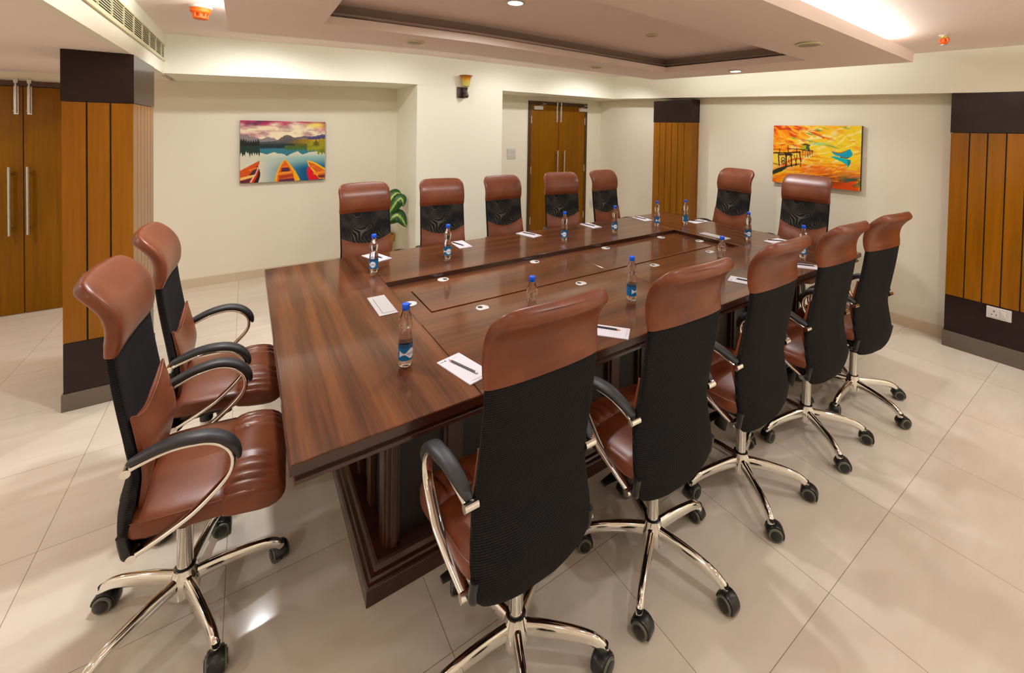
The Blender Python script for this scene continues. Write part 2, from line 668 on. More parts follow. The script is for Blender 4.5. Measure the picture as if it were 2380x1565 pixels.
grid_ceiling('ceiling', lin(-0.66, 5.0, 14), lin(YN, 3.52, 14), ceil_z, 0.1, M['ceiling'])
grid_ceiling('ceiling_left', lin(XL, -0.70, 3), lin(YN, 4.5, 4), lambda x, y: 2.074, 0.05, M['ceiling'])

# beams: the band above the alcoves and above the right-hand wall
def beam(name, pts_front, pts_rear):
    mb = MB()
    rings = []
    for (x, y), (x2, y2) in zip(pts_front, pts_rear):
        zb, zt = soff_z(x, y), ceil_z(x, y) + 0.06
        rings.append([(x, y, zb), (x2, y2, zb - 0.0), (x2, y2, zt), (x, y, zt)])
    mb.loft(rings)
    return struct(mb.build(name, M['beam'], smooth=20))


xs = lin(-0.66, 4.47, 12)
beam('wall_beam_back', [(x, 3.5) for x in xs], [(x, 4.44) for x in xs])
ys = lin(4.2, YN, 12)
beam('wall_beam_right', [(4.47, y) for y in ys], [(5.0, y) for y in ys])
# the bulkhead over the left passage, which carries the air grille
mb = MB()
rings = []
for y in lin(3.6, YN, 10):
    rings.append([(-0.66, y, 2.074), (-0.7002, y, 2.074), (-0.7002, y, 2.2), (-0.80, y, 2.2), (-0.80, y, 2.55), (-0.66, y, 2.55)])
mb.loft(rings)
struct(mb.build('wall_bulkhead_left', M['beam'], smooth=20))

# dropped ceiling tray with a recess
TX0, TX1, TY0, TY1 = -0.19, 3.92, -0.24, 2.22
OX0, OX1, OY0, OY1 = 0.29, 3.46, 0.30, 1.66
TB = -0.155
def tz(x, y, d):
    return ceil_z(x, y) + d


def tray():
    mb = MB()
    gx = sorted(set(lin(TX0, TX1, 12) + [OX0, OX1]))
    gy = sorted(set(lin(TY0, TY1, 8) + [OY0, OY1]))
    for d0, d1, a0, a1, b0, b1, mi in ((TB, TB + 0.055, OX0, OX1, OY0, OY1, 0), (TB + 0.055, TB + 0.085, OX0, OX1, OY0, OY1, 0)):
        pass
    def ring_cells(x0, x1, y0, y1):
        return not (x0 >= OX0 - 1e-6 and x1 <= OX1 + 1e-6 and y0 >= OY0 - 1e-6 and y1 <= OY1 + 1e-6)
    for i in range(len(gx) - 1):
        for j in range(len(gy) - 1):
            x0, x1, y0, y1 = gx[i], gx[i + 1], gy[j], gy[j + 1]
            if ring_cells(x0, x1, y0, y1):
                for d in (TB, TB + 0.078):
                    mb.add([(x0, y0, tz(x0, y0, d)), (x1, y0, tz(x1, y0, d)), (x1, y1, tz(x1, y1, d)), (x0, y1, tz(x0, y1, d))], [(0, 1, 2, 3)])

    def strip(pts, d0, d1):
        for (xa, ya), (xb, yb) in zip(pts, pts[1:]):
            mb.add([(xa, ya, tz(xa, ya, d0)), (xb, yb, tz(xb, yb, d0)), (xb, yb, tz(xb, yb, d1)), (xa, ya, tz(xa, ya, d1))], [(0, 1, 2, 3)])
    outer = [(x, TY0) for x in gx] + [(TX1, y) for y in gy[1:]] + [(x, TY1) for x in gx[::-1][1:]] + [(TX0, y) for y in gy[::-1][1:]]
    strip(outer, TB, TB + 0.078)
    ix = [x for x in gx if OX0 - 1e-6 <= x <= OX1 + 1e-6]
    iy = [y for y in gy if OY0 - 1e-6 <= y <= OY1 + 1e-6]
    inner = [(x, OY0) for x in ix] + [(OX1, y) for y in iy[1:]] + [(x, OY1) for x in ix[::-1][1:]] + [(OX0, y) for y in iy[::-1][1:]]
    strip(inner, TB, TB + 0.055)
    bm_ = mb.build('ceiling_tray', M['ceiling'], smooth=20)
    struct(bm_)
    # reveal above the lip, with the cove shade in its colour, and the plug that carries the tray
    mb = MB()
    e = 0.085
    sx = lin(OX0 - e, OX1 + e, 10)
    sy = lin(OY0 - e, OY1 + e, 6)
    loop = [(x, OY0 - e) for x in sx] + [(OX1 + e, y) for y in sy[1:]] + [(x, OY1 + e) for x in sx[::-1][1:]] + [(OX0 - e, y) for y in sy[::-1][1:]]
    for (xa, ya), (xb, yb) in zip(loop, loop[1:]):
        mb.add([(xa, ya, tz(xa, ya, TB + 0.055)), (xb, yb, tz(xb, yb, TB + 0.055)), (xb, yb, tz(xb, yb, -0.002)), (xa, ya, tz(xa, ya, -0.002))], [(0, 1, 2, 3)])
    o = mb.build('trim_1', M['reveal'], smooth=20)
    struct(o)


tray()

# ------------------------------------------------------------------ ceiling fittings
def downlight(name, x, y, d, lit, label, group, r=0.045, flat=False, power=DOWN_W):
    z = tz(x, y, d)
    e = empty(name, (x, y, z))
    MB().lathe([(r + 0.018, -0.001), (r + 0.018, -0.007), (r + 0.008, -0.012), (r, -0.010), (r, -0.004)], 32).build('trim_ring', M['white'] if not flat else M['ivory'], e)
    if lit:
        MB().lathe([(0.001, -0.0115), (r * 0.99, -0.0115), (r * 0.99, -0.004), (0.001, -0.004)], 32).build('lens', M['lamp'], e)
        a = area('downlight_lamp', (0, 0, -0.016), 2 * r, 2 * r, power, WARM, shape='DISK', parent=e, spread=math.radians(165))
    else:
        MB().lathe([(0.001, -0.010), (r * 0.99, -0.010), (r * 0.99, -0.004), (0.001, -0.004)], 32).build('grille', M['grille'], e)
    tag(e, label, 'ceiling light' if lit else 'ceiling speaker', group)
    return e


G1, G2 = 'lit round downlights', 'round grilles in the ceiling'
downlight('downlight', 1.27, 1.02, 0.0, True, 'lit round white downlight inside the ceiling recess above the table', G1, power=18)
downlight('downlight', 3.68, 1.02, TB, True, 'lit round white downlight on the ceiling tray near the right painting wall', G1, power=13)
downlight('downlight', 0.02, 1.02, TB, True, 'lit downlight on the left border of the ceiling tray, out of frame', G1, power=18)
for x, y, p in ((-0.45, -1.0, 2.5), (1.3, -1.1, 6.5), (3.0, -1.1, 6.5), (4.0, -1.9, 9.0), (-0.4, -2.4, 3.0), (1.6, -2.5, 6.0)):
    downlight('downlight', x, y, 0.0, True, 'lit downlight in the ceiling behind the camera position', G1, power=p)
for x, y in ((-2.1, 3.2), (-2.1, 1.2), (-2.1, -1.2)):
    e = downlight('downlight', x, y, 0.0, True, 'lit downlight in the low ceiling of the left passage, out of frame', G1)
    e.location.z = 2.074
downlight('ceiling_speaker', 0.93, 1.90, TB, False, 'round ceiling speaker grille on the tray, nearest to the landscape photo print', G2, 0.052, True)
downlight('ceiling_speaker', 2.72, 1.90, TB, False, 'round ceiling speaker grille on the tray nearest the wall sconce and wooden door', G2, 0.052, True)
downlight('ceiling_speaker', 2.88, 0.02, TB, False, 'large round ceiling speaker grille beside the bright cove on the right', G2, 0.06, True)
downlight('ceiling_sensor', 2.55, 1.05, 0.0, False, 'small unlit round fitting inside the ceiling recess', G2, 0.03, True)

def recessed_spot(x, y, power, label, aim=(0, 0, -1), cone=150, z=None):
    z = ceil_z(x, y) if z is None else z
    e = empty('recessed_spot', (x, y, z))
    MB().lathe([(0.052, 0.0), (0.052, -0.003), (0.044, -0.004), (0.040, -0.001)], 32).build('trim_ring', M['ceiling'], e)
    ld = bpy.data.lights.new('recessed_lamp', 'SPOT')
    ld.energy = power
    ld.color = WARM
    ld.spot_size = math.radians(cone)
    ld.spot_blend = 0.55
    ld.shadow_soft_size = 0.035
    o = bpy.data.objects.new('recessed_lamp', ld)
    COL.objects.link(o)
    o.parent = e
    o.location = (0, 0, -0.006)
    o.rotation_euler = Vector(aim).to_track_quat('-Z', 'Y').to_euler()
    tag(e, label, 'ceiling light', 'recessed spots between the tray and the beams')


for x, y, p in ((0.0, 2.72, 66), (1.1, 2.66, 32), (2.5, 2.68, 34), (3.8, 2.72, 60)):
    recessed_spot(x, y, p, 'recessed spotlight in the ceiling strip between the tray and the beams', (0, 0.30, -1))
for x, y, p in ((4.08, 1.7, 7), (4.08, 0.2, 11), (4.08, -0.9, 30)):
    recessed_spot(x, y, p, 'recessed spotlight in the ceiling strip between the tray and the beams', (0, 0, -1), 84)
for x, p in ((-2.2, 10), (-0.1, 20), (1.6, 66), (3.6, 140)):  # unseen fill lamps, added so the front wall bounces light into the room
    recessed_spot(x, -2.55, p, 'added fill spotlight washing the wall behind the camera, out of frame', (0, -0.9, -1), 140, 2.074 if x < -0.7 else None)
for y in (-1.4, 0.6, 2.6):  # more unseen fill, added to bounce light off the left wall
    recessed_spot(-2.75, y, 50, 'added fill spotlight washing the left passage wall, out of frame', (-0.9, 0.1, -1), 140, 2.074)

# orange smoke detector and sprinkler
z = ceil_z(-0.34, 2.28)
e = empty('smoke_detector', (-0.34, 2.28, z))
MB().lathe([(0.062, 0.0), (0.062, -0.012), (0.058, -0.016)], 32).build('base_plate', M['white'], e)
MB().lathe([(0.054, -0.014), (0.055, -0.040), (0.047, -0.048), (0.044, -0.05)], 32).build('body', M['orange'], e)
mb = MB()
for k in range(8):
    a = k * math.pi / 4
    mb.tube([(0.040 * math.cos(a), 0.040 * math.sin(a), -0.046), (0.036 * math.cos(a), 0.036 * math.sin(a), -0.074)], 0.006, 0.004, 8)
mb.lathe([(0.042, -0.070), (0.040, -0.080), (0.028, -0.086), (0.001, -0.087)], 32)
mb.lathe([(0.024, -0.046), (0.024, -0.072)], 24)
mb.build('sensing_cage', M['orange'], e)
tag(e, 'orange smoke detector on the ceiling near the air grille', 'smoke detector')
x, y = 3.82, -0.43
z = ceil_z(x, y)
e = empty('fire_sprinkler', (x, y, z))
MB().lathe([(0.030, 0.0), (0.026, -0.006), (0.016, -0.01)], 24).build('escutcheon', M['white'], e)
MB().lathe([(0.018, -0.006), (0.018, -0.016), (0.012, -0.024)], 20).build('collar', M['brass'], e)
MB().tube([(0, 0.016, -0.022), (0, 0.024, -0.038), (0, 0.012, -0.058), (0, 0, -0.062)], 0.007, 0.006, 10, (1, 0, 0)).tube([(0, -0.016, -0.022), (0, -0.024, -0.038), (0, -0.012, -0.058), (0, 0, -0.062)], 0.007, 0.006, 10, (1, 0, 0)).lathe([(0.006, -0.022), (0.013, -0.035), (0.013, -0.05), (0.006, -0.064)], 14).build('frame', M['orange'], e)
MB().lathe([(0.002, -0.066), (0.022, -0.068), (0.022, -0.071), (0.002, -0.072)], 20).build('deflector', M['steel'], e)
tag(e, 'small orange fire sprinkler hanging from the ceiling at the right', 'sprinkler')

# air conditioning grille in the bulkhead
e = empty('air_grille', (-0.66, 2.2, 2.25))
gy0, gy1, gz0, gz1 = -1.35, 1.276, -0.055, 0.055
MB().box(-0.03, gy0, gz0, 0.0008, gy1, gz1).build('duct', M['void'], e, smooth=0)
MB().box(0.0, gy0 - 0.02, gz0 - 0.02, 0.012, gy1 + 0.0, gz0).box(0.0, gy0 - 0.02, gz1, 0.012, gy1 + 0.0, gz1 + 0.012).box(0, gy0 - 0.02, gz0, 0.012, gy0, gz1).build('frame', M['ivory'], e, smooth=0)
for k in range(8):
    zz = gz0 + (k + 0.5) * (gz1 - gz0) / 8
    MB().box(0.0, gy0, zz - 0.0022, 0.005, gy1, zz + 0.0022).build('blade', M['ivory'], e, smooth=0)
for k in range(10):
    yy = gy0 + 0.12 + k * 0.26
    MB().box(0.001, yy, gz0, 0.009, yy + 0.006, gz1).build('mullion', M['ivory'], e, smooth=0)
tag(e, 'long ivory linear air grille in the left bulkhead', 'air vent')

# ------------------------------------------------------------------ wood-clad pillars
def pillar(name, label, x0, x1, y0, y1, zs, stepx, stepy, face_x, face_y):
    """zs: stone top, dark base top, plank top, cap top.  face_x/face_y: side (-1/+1) of the visible faces"""
    e = empty(name, ((x0 + x1) / 2, (y0 + y1) / 2, 0))
    ox, oy = e.location.x, e.location.y

    def bx(mb, a, b, c, d, z0, z1, mi=0):
        mb.box(a - ox, c - oy, z0, b - ox, d - oy, z1, mi)
    mb = MB(); bx(mb, x0 - 0.008, x1 + 0.008, y0 - 0.008, y1 + 0.008, 0, zs[0]); mb.build('stone_skirting', M['stone'], e, smooth=0, bevel=0.002)
    mb = MB(); bx(mb, x0, x1, y0, y1, zs[0], zs[1]); mb.build('base_panel', M['wenge'], e, smooth=0, bevel=0.001)
    mb = MB()
    g = 0.009
    bx(mb, x0 + g, x1 - g, y0 + g, y1 - g, zs[1], zs[2], 1)
    # planks on the four faces, grooves between
    def run(a, b, step):
        n = max(1, round((b - a) / step))
        w = (b - a) / n
        return [(a + i * w + (0.004 if i else 0), a + (i + 1) * w - (0.004 if i < n - 1 else 0)) for i in range(n)]
    for a, b in run(x0, x1, stepx):
        bx(mb, a, b, y0, y0 + g, zs[1] + 0.003, zs[2] - 0.003)
        bx(mb, a, b, y1 - g, y1, zs[1] + 0.003, zs[2] - 0.003)
    for a, b in run(y0 + g, y1 - g, stepy):
        bx(mb, x0, x0 + g, a, b, zs[1] + 0.003, zs[2] - 0.003)
        bx(mb, x1 - g, x1, a, b, zs[1] + 0.003, zs[2] - 0.003)
    mb.build('plank_cladding', [M['maple'], M['groove']], e, smooth=0)
    mb = MB(); bx(mb, x0 - 0.004, x1 + 0.004, y0 - 0.004, y1 + 0.004, zs[2], zs[3]); mb.build('cap_panel', M['wenge'], e, smooth=0, bevel=0.001)
    tag(e, label, 'pillar')
    return e


pillar('clad_pillar', 'wood-clad square pillar with dark cap in front of the left double door', -0.95, -0.655, 2.256, 2.95, (0.10, 0.39, 1.78, 2.072), 0.0985, 0.1157, 1, -1)
pillar('clad_pillar', 'wood-clad pillar in the far corner between the wooden door and the orange painting', 4.475, 4.72, 2.085, 2.695, (0.12, 0.40, 1.787, 2.075), 0.12, 0.1, -1, -1)
pillar('clad_pillar', 'wide wood-clad pillar with a power outlet at the right edge', 4.478, 4.70, -1.75, -0.345, (0.125, 0.41, 1.70, 2.03), 0.12, 0.1, -1, -1)

# power outlet on the right pillar
e = empty('power_outlet', (4.478, -0.648, 0.36))
MB().box(-0.012, -0.066, -0.043, 0, 0.066, 0.043).build('plate', M['white'], e, smooth=0, bevel=0.004)
MB().box(-0.015, -0.004, -0.032, -0.011, 0.05, 0.032).build('socket', M['white'], e, smooth=0, bevel=0.001)
mb = MB()
for yy, zz, r in ((0.024, 0.014, 0.005), (0.012, -0.012, 0.004), (0.036, -0.012, 0.004)):
    mb.cyl((-0.0155, yy, zz), (-0.010, yy, zz), r, 10)
mb.build('socket_hole', M['slot'], e)
MB().hexa([(-0.014, -0.040, -0.024), (-0.012, -0.010, -0.024), (-0.012, -0.010, 0.024), (-0.014, -0.040, 0.024), (-0.018, -0.040, -0.024), (-0.014, -0.010, -0.024), (-0.018, -0.010, 0.024), (-0.014, -0.040, 0.024)]).build('rocker_switch', M['white'], e, smooth=0)
tag(e, 'white power outlet with switch on the dark base of the right pillar', 'power outlet')

# ------------------------------------------------------------------ doors
def tower_bolt(parent, x, y, z0, z1):
    mb = MB().box(x - 0.014, y - 0.004, z0, x + 0.014, y, z1)
    o = mb.build('tower_bolt', M['steel'], parent, smooth=0, bevel=0.001)
    MB().cyl((x, y - 0.012, z0 + 0.01), (x, y - 0.012, z1 + 0.05), 0.007).cyl((x - 0.016, y - 0.014, z0 + 0.03), (x, y - 0.012, z0 + 0.03), 0.004).box(x - 0.012, y - 0.014, z1 + 0.025, x + 0.012, y, z1 + 0.055).build('bolt_rod', M['steel'], o)
    return o


def pull(parent, x, y, z0, z1):
    o = MB().cyl((x, y - 0.055, z0), (x, y - 0.055, z1), 0.0105, 16).build('pull_handle', M['steel'], parent)
    MB().cyl((x, y, z0 + 0.06), (x, y - 0.055, z0 + 0.06), 0.007).cyl((x, y, z1 - 0.06), (x, y - 0.055, z1 - 0.06), 0.007).build('handle_post', M['steel'], o)


def double_door(name, x0, xm, x1, y, ztop, zleaf, h0, h1, hx0, hx1, bz0, bz1, closers, label):
    e = empty(name, (xm, y, 0))
    t = 0.022
    MB().box(x0 - xm, -t, 0, x0 - xm + 0.045, 0, ztop).box(x1 - xm - 0.045, -t, 0, x1 - xm, 0, ztop).box(x0 - xm + 0.045, -t, zleaf, x1 - xm - 0.045, 0, ztop).build('door_frame', M['doorframe'], e, smooth=0, bevel=0.001)
    for s, a, b in ((-1, x0 - xm + 0.047, -0.003), (1, 0.003, x1 - xm - 0.047)):
        lf = MB().box(a, -0.014, 0.006, b, 0.0, zleaf - 0.006).build('door_leaf', M['door'], e, smooth=0)
        hx = (hx0 if s < 0 else hx1) - xm
        pull(lf, hx, -0.014, h0, h1)
        tower_bolt(lf, s * 0.038, -0.014, bz0, bz1)
        if closers:
            cx_ = (a + b) / 2 + (-0.14 if s < 0 else 0.2)
            c = MB().box(cx_ - 0.075, -0.055, zleaf - 0.085, cx_ + 0.075, -0.014, zleaf - 0.03).build('door_closer', M['white'], lf, smooth=0, bevel=0.006)
            for hz in (0.25, 1.0, 1.75):
                xx = a if s < 0 else b
                MB().cyl((xx, -0.02, hz), (xx, -0.02, hz + 0.11), 0.007, 10).build('hinge', M['steel'], lf)
    MB().box(-0.003, -0.006, 0.006, 0.003, -0.001, zleaf).box(x0 - xm + 0.045, -0.008, zleaf - 0.006, x1 - xm - 0.045, -0.001, zleaf).build('gap_line', M['groove'], e, smooth=0)
    return struct(e)


d1 = double_door('door_1', -2.42, -1.655, -0.89, YF, 2.0, 1.955, 0.69, 1.27, -1.722, -1.618, 1.715, 1.955, False, '')
d2 = double_door('door_2', 3.297, 3.85, 4.412, YD, 2.082, 2.04, 0.75, 1.345, 3.80, 3.93, 1.78, 2.02, True, '')
# closer arms need their own metal links
for px in ((3.40, 3.56), (4.20, 4.36)):
    o = MB().tube([(px[0] - 3.85 + 0.05, -0.05, 2.01), (px[1] - 3.85 + 0.02, -0.06, 2.045), (px[1] - 3.85 - 0.02, -0.022, 2.06)], 0.009, 0.004, 8).build('closer_arm', M['steel'], d2)

# switch plate and socket by the far door
e = empty('switch_plate', (3.02, YD, 1.307))
MB().box(-0.072, -0.012, -0.075, 0.072, 0, 0.075).build('plate', M['white'], e, smooth=0, bevel=0.004)
for r in (0, 1):
    for c in range(3):
        xx, zz = -0.042 + c * 0.042, 0.032 - r * 0.064
        MB().box(xx - 0.016, -0.0155, zz - 0.024, xx + 0.016, -0.011, zz + 0.024).build('rocker', M['white'], e, smooth=0, bevel=0.002)
        MB().box(xx - 0.001, -0.0158, zz - 0.018, xx + 0.001, -0.0150, zz + 0.006).box(xx + 0.005, -0.0158, zz - 0.018, xx + 0.007, -0.0150, zz + 0.012).build('rocker_gap', M['whitedark'], e, smooth=0)
tag(e, 'white six-switch plate on the wall left of the far wooden door', 'light switch')
e = empty('wall_socket', (4.56, YD, 0.47))
MB().box(-0.05, -0.012, -0.06, 0.05, 0, 0.06).build('plate', M['white'], e, smooth=0, bevel=0.004)
mb = MB()
for xx, zz in ((0, 0.02), (-0.014, -0.01), (0.014, -0.01)):
    mb.cyl((xx, -0.0135, zz), (xx, -0.010, zz), 0.005, 10)
mb.build('socket_hole', M['slot'], e)
tag(e, 'small white wall socket low on the wall right of the far door', 'power outlet')

# ------------------------------------------------------------------ wall sconce
e = empty('wall_sconce', (2.03, 3.5, 2.02))
MB().box(-0.085, -0.018, 0.0, 0.03, 0.0, 0.128).build('back_plate', M['bronze'], e, smooth=0, bevel=0.004)
prof = [(0.004, -0.004), (0.024, 0.002), (0.032, 0.020), (0.030, 0.040), (0.021, 0.062), (0.017, 0.085), (0.020, 0.104), (0.024, 0.116), (0.018, 0.122)]
MB().lathe(prof, 20, (0, -0.07, 0)).build('carved_arm', M['bronze'], e)
MB().tube([(-0.01, -0.012, 0.062), (0, -0.045, 0.06), (0, -0.06, 0.06)], 0.014, 0.012, 10).build('bracket', M['bronze'], e)
o = MB().lathe([(0.018, 0.126), (0.040, 0.136), (0.046, 0.165), (0.050, 0.20), (0.055, 0.232), (0.068, 0.256), (0.078, 0.264), (0.074, 0.262), (0.050, 0.232), (0.045, 0.20), (0.038, 0.15), (0.018, 0.132)], 40, (0, -0.07, 0), mod=lambda a, z: 1 + 0.012 * math.cos(20 * a)).build('lamp_shade', M['shade'], None)
for vtx in o.data.vertices:
    vtx.co += Vector((2.03, 3.5, 2.02))
o.parent = e
o.matrix_parent_inverse = Matrix.Translation((-2.03, -3.5, -2.02))
tag(e, 'unlit wall sconce with amber bell glass shade on dark carved wood', 'wall lamp')

# ------------------------------------------------------------------ paintings (colour painted per vertex)
def vnoise(u, v, fx, fy, seed):
    rs = np.random.RandomState(seed)
    g = rs.rand(int(fy) + 3, int(fx) + 3)
    x, y = u * fx, v * fy
    xi, yi = np.clip(x.astype(int), 0, int(fx) + 1), np.clip(y.astype(int), 0, int(fy) + 1)
    a, b = x - xi, y - yi
    a, b = a * a * (3 - 2 * a), b * b * (3 - 2 * b)
    return (g[yi, xi] * (1 - a) + g[yi, xi + 1] * a) * (1 - b) + (g[yi + 1, xi] * (1 - a) + g[yi + 1, xi + 1] * a) * b


def fbm(u, v, fx, fy, seed, o=4):
    s, w, t = 0, 1.0, 0
    for k in range(o):
        s = s + w * vnoise(u, v, fx * 2 ** k, fy * 2 ** k, seed + k)
        t += w
        w *= 0.55
    return s / t


def inside(u, v, poly):
    r = np.zeros(u.shape, bool)
    n = len(poly)
    for i in range(n):
        x1, y1 = poly[i]
        x2, y2 = poly[(i + 1) % n]
        c = ((y1 > v) != (y2 > v)) & (u < (x2 - x1) * (v - y1) / (y2 - y1 + 1e-12) + x1)
        r ^= c
    return r


def put(img, mask, c):
    img[mask] = c


def seg(u, v, x1, y1, x2, y2, w, asp):
    dx, dy = (x2 - x1) * asp, y2 - y1
    px, py = (u - x1) * asp, v - y1
    t = np.clip((px * dx + py * dy) / (dx * dx + dy * dy + 1e-12), 0, 1)
    return (px - t * dx) ** 2 + (py - t * dy) ** 2 < w * w


def lake_picture(u, v):
    A = lambda *c: np.array(c, float)
    img = np.zeros(u.shape + (3,))
    n1, n2 = fbm(u, v, 4, 9, 3), fbm(u, v, 7, 18, 21)
    cream, purple, mag = A(250, 236, 204), A(88, 30, 66), A(186, 66, 104)
    q = np.clip((n1 - 0.33) * 3.0 - (v - 0.06) * 3.2 + 0.25, 0, 1)[..., None]
    sky = cream * (1 - q) + (mag * (1 - np.clip(n2 * 2.4 - 0.7, 0, 1)[..., None]) + purple * np.clip(n2 * 2.4 - 0.7, 0, 1)[..., None]) * q
    gl = np.exp(-(((u - 0.90) / 0.13) ** 2 + ((v - 0.055) / 0.05) ** 2))[..., None]
    sky = sky * (1 - gl) + A(255, 226, 120) * gl
    gl = np.exp(-(((u - 0.68) / 0.10) ** 2 + ((v - 0.235) / 0.07) ** 2))[..., None]
    sky = sky * (1 - 0.9 * gl) + A(255, 244, 205) * 0.9 * gl
    img[:] = sky
    j = (fbm(u, v * 0, 26, 1, 5, 3) - 0.5)
    ridge = lambda pts: np.interp(u, [p[0] for p in pts], [p[1] for p in pts])
    far = ridge([(0, .215), (.06, .225), (.15, .27), (.24, .295), (.30, .262), (.36, .285), (.42, .31), (.5, .30), (.75, .24), (.8, .25), (.88, .245), (.96, .215), (1, .225)]) + 0.03 * j
    m_ = v > far
    put(img, m_ & (u < 0.5), A(146, 136, 136)); put(img, m_ & (u >= 0.5), A(112, 104, 122))
    put(img, m_ & (u > 0.78) & (v > far + 0.02), A(70, 70, 112))
    mid = ridge([(0, .5), (.38, .345), (.46, .27), (.53, .222), (.58, .245), (.63, .29), (.70, .31), (1, .30)]) + 0.02 * j
    put(img, (v > mid) & (u < 0.68), A(112, 98, 92))
    put(img, (v > mid + 0.05 + 0.04 * j) & (u < 0.68), A(92, 88, 92))
    hill = ridge([(0, .36), (.2, .34), (.4, .335), (.55, .355), (.63, .315), (.72, .28), (.8, .30), (1, .30)]) + 0.02 * j
    put(img, v > hill, A(72, 82, 84)); mm = (v > hill) & (u > 0.55)
    warm = np.clip((u - 0.55) * 4, 0, 1)[..., None]
    img[mm] = (A(90, 84, 60) * (1 - warm) + A(176, 140, 40) * warm)[mm] * (0.75 + 0.5 * n2[mm])[..., None]
    sp = np.abs(((u * 38) % 1) - 0.5) * 2
    t1 = .30 + .05 * sp + .06 * (fbm(u, v * 0, 12, 1, 9, 2) - .5) + np.where(u > .215, .5, 0)
    tl = .365 + .02 * sp
    put(img, v > tl, A(38, 48, 36)); put(img, (v > tl) & (u > .62), A(92, 92, 22))
    put(img, v > t1, A(24, 28, 22))
    sp2 = np.abs(((u * 24) % 1) - 0.5) * 2
    t2 = .31 + .04 * sp2 + .03 * j - np.where(u > .93, .035, 0)
    t2 = .30 + .05 * np.abs(np.sin(u * 46)) * (.6 + .8 * fbm(u, v * 0, 30, 1, 13, 2)) - np.where(u > .92, .03, 0)
    m2 = (v > t2) & (u > .775)
    img[m2] = (A(150, 140, 20) * (.6 + .8 * n2[m2])[..., None])
    dkt = np.clip(1 - (np.abs(u - .885) / .05) ** 2, 0, 1)[..., None] * .75
    img[m2] = (img * (1 - dkt) + A(56, 66, 22) * dkt)[m2]
    # water: mirrored scenery, then cream to deep blue
    lk = .405
    dep = np.clip((v - lk) / (1 - lk), 0, 1)
    blue = np.clip((u - .22) * 1.9, 0, 1) * np.clip((dep - .28) * 2.6, 0, 1)
    water = A(228, 222, 200) * (1 - blue[..., None]) + A(6, 84, 128) * blue[..., None]
    cy_ = np.exp(-((dep - .36) / .12) ** 2)[..., None] * np.clip(u * 1.3, 0, 1)[..., None]
    water = water * (1 - .45 * cy_) + A(120, 190, 190) * .45 * cy_
    wm = v > lk
    img[wm] = water[wm]
    rm = ridge([(0, .52), (.2, .50), (.3, .55), (.36, .52), (.45, .53), (.53, .575), (.6, .53), (.66, .50), (.72, .56), (.8, .52), (1, .50)]) + .03 * j
    put(img, wm & (v < rm), A(58, 122, 136))
    put(img, wm & (v < .44 + .02 * sp), A(26, 46, 56))
    put(img, wm & (u > .5) & (v < .455 + .04 * sp2), A(74, 96, 40))
    put(img, wm & (u < .22) & (v < .50 + .07 * sp + .1 * j), A(30, 52, 40))
    m2 = wm & (u > .775) & (v < .47 + .05 * sp2 + np.where(u > .9, .05, 0))
    img[m2] = A(140, 140, 22) * (.6 + .8 * n2[m2])[..., None]
    # canoes
    put(img, inside(u, v, [(.215, .78), (.225, .88), (.20, 1.0), (.12, 1.0)]), A(34, 26, 18))
    put(img, inside(u, v, [(0, .80), (.20, .655), (.213, .645), (.215, .72), (.19, .86), (.13, 1.0), (0, 1.0)]), A(206, 88, 24))
    put(img, inside(u, v, [(.10, .87), (.19, .72), (.20, .74), (.17, .86), (.14, .90)]), A(78, 38, 56))
    put(img, inside(u, v, [(.09, .79), (.20, .745), (.205, .765), (.10, .81)]), A(226, 130, 66))
    put(img, inside(u, v, [(0, .915), (.165, .865), (.155, .905), (0, .955)]), A(240, 206, 120))
    put(img, inside(u, v, [(.16, .90), (.20, .80), (.212, .76), (.19, .89), (.15, 1.0), (.10, 1.0)]), A(206, 40, 34))
    put(img, inside(u, v, [(.105, .99), (.165, .86), (.21, .70), (.215, .72), (.175, .87), (.12, 1.0)]), A(236, 200, 170))
    put(img, inside(u, v, [(0, .965), (.13, .92), (.10, 1.0), (0, 1.0)]), A(96, 44, 60))
    c = [(.505, .625), (.56, .70), (.63, .83), (.69, .985), (.665, 1.0), (.40, 1.0), (.385, .99), (.41, .84), (.45, .72)]
    put(img, inside(u, v, c), A(238, 178, 40))
    put(img, inside(u, v, [(.505, .65), (.55, .73), (.60, .85), (.625, 1.0), (.41, 1.0), (.425, .86), (.465, .73)]), A(214, 104, 30))
    put(img, inside(u, v, [(.47, .77), (.55, .77), (.575, .84), (.46, .84)]), A(84, 44, 60))
    put(img, inside(u, v, [(.48, .745), (.545, .735), (.55, .755), (.475, .765)]), A(232, 128, 56))
    put(img, inside(u, v, [(.425, .855), (.605, .825), (.612, .86), (.425, .89)]), A(236, 148, 60))
    put(img, inside(u, v, [(.44, .905), (.60, .88), (.605, .93), (.44, .955)]), A(170, 66, 34))
    put(img, inside(u, v, [(.435, .965), (.61, .95), (.622, 1.0), (.435, 1.0)]), A(98, 48, 72))
    put(img, inside(u, v, [(.775, .80), (.80, .755), (.90, .89), (.96, .985), (.80, 1.0), (.775, .90)]), A(206, 22, 40))
    put(img, inside(u, v, [(.778, .655), (.88, .70), (1.0, .80), (1.0, .99), (.93, .985), (.85, .85), (.79, .75)]), A(240, 190, 34))
    put(img, inside(u, v, [(.79, .68), (.87, .725), (1.0, .84), (1.0, .985), (.95, .975), (.87, .84), (.80, .74)]), A(210, 106, 34))
    put(img, inside(u, v, [(.80, .765), (.885, .745), (.90, .765), (.81, .79)]), A(230, 124, 60))
    put(img, inside(u, v, [(.85, .87), (1.0, .84), (1.0, .88), (.86, .91)]), A(238, 150, 60))
    put(img, inside(u, v, [(.90, .925), (1.0, .91), (1.0, .96), (.93, .965)]), A(110, 50, 50))
    return img


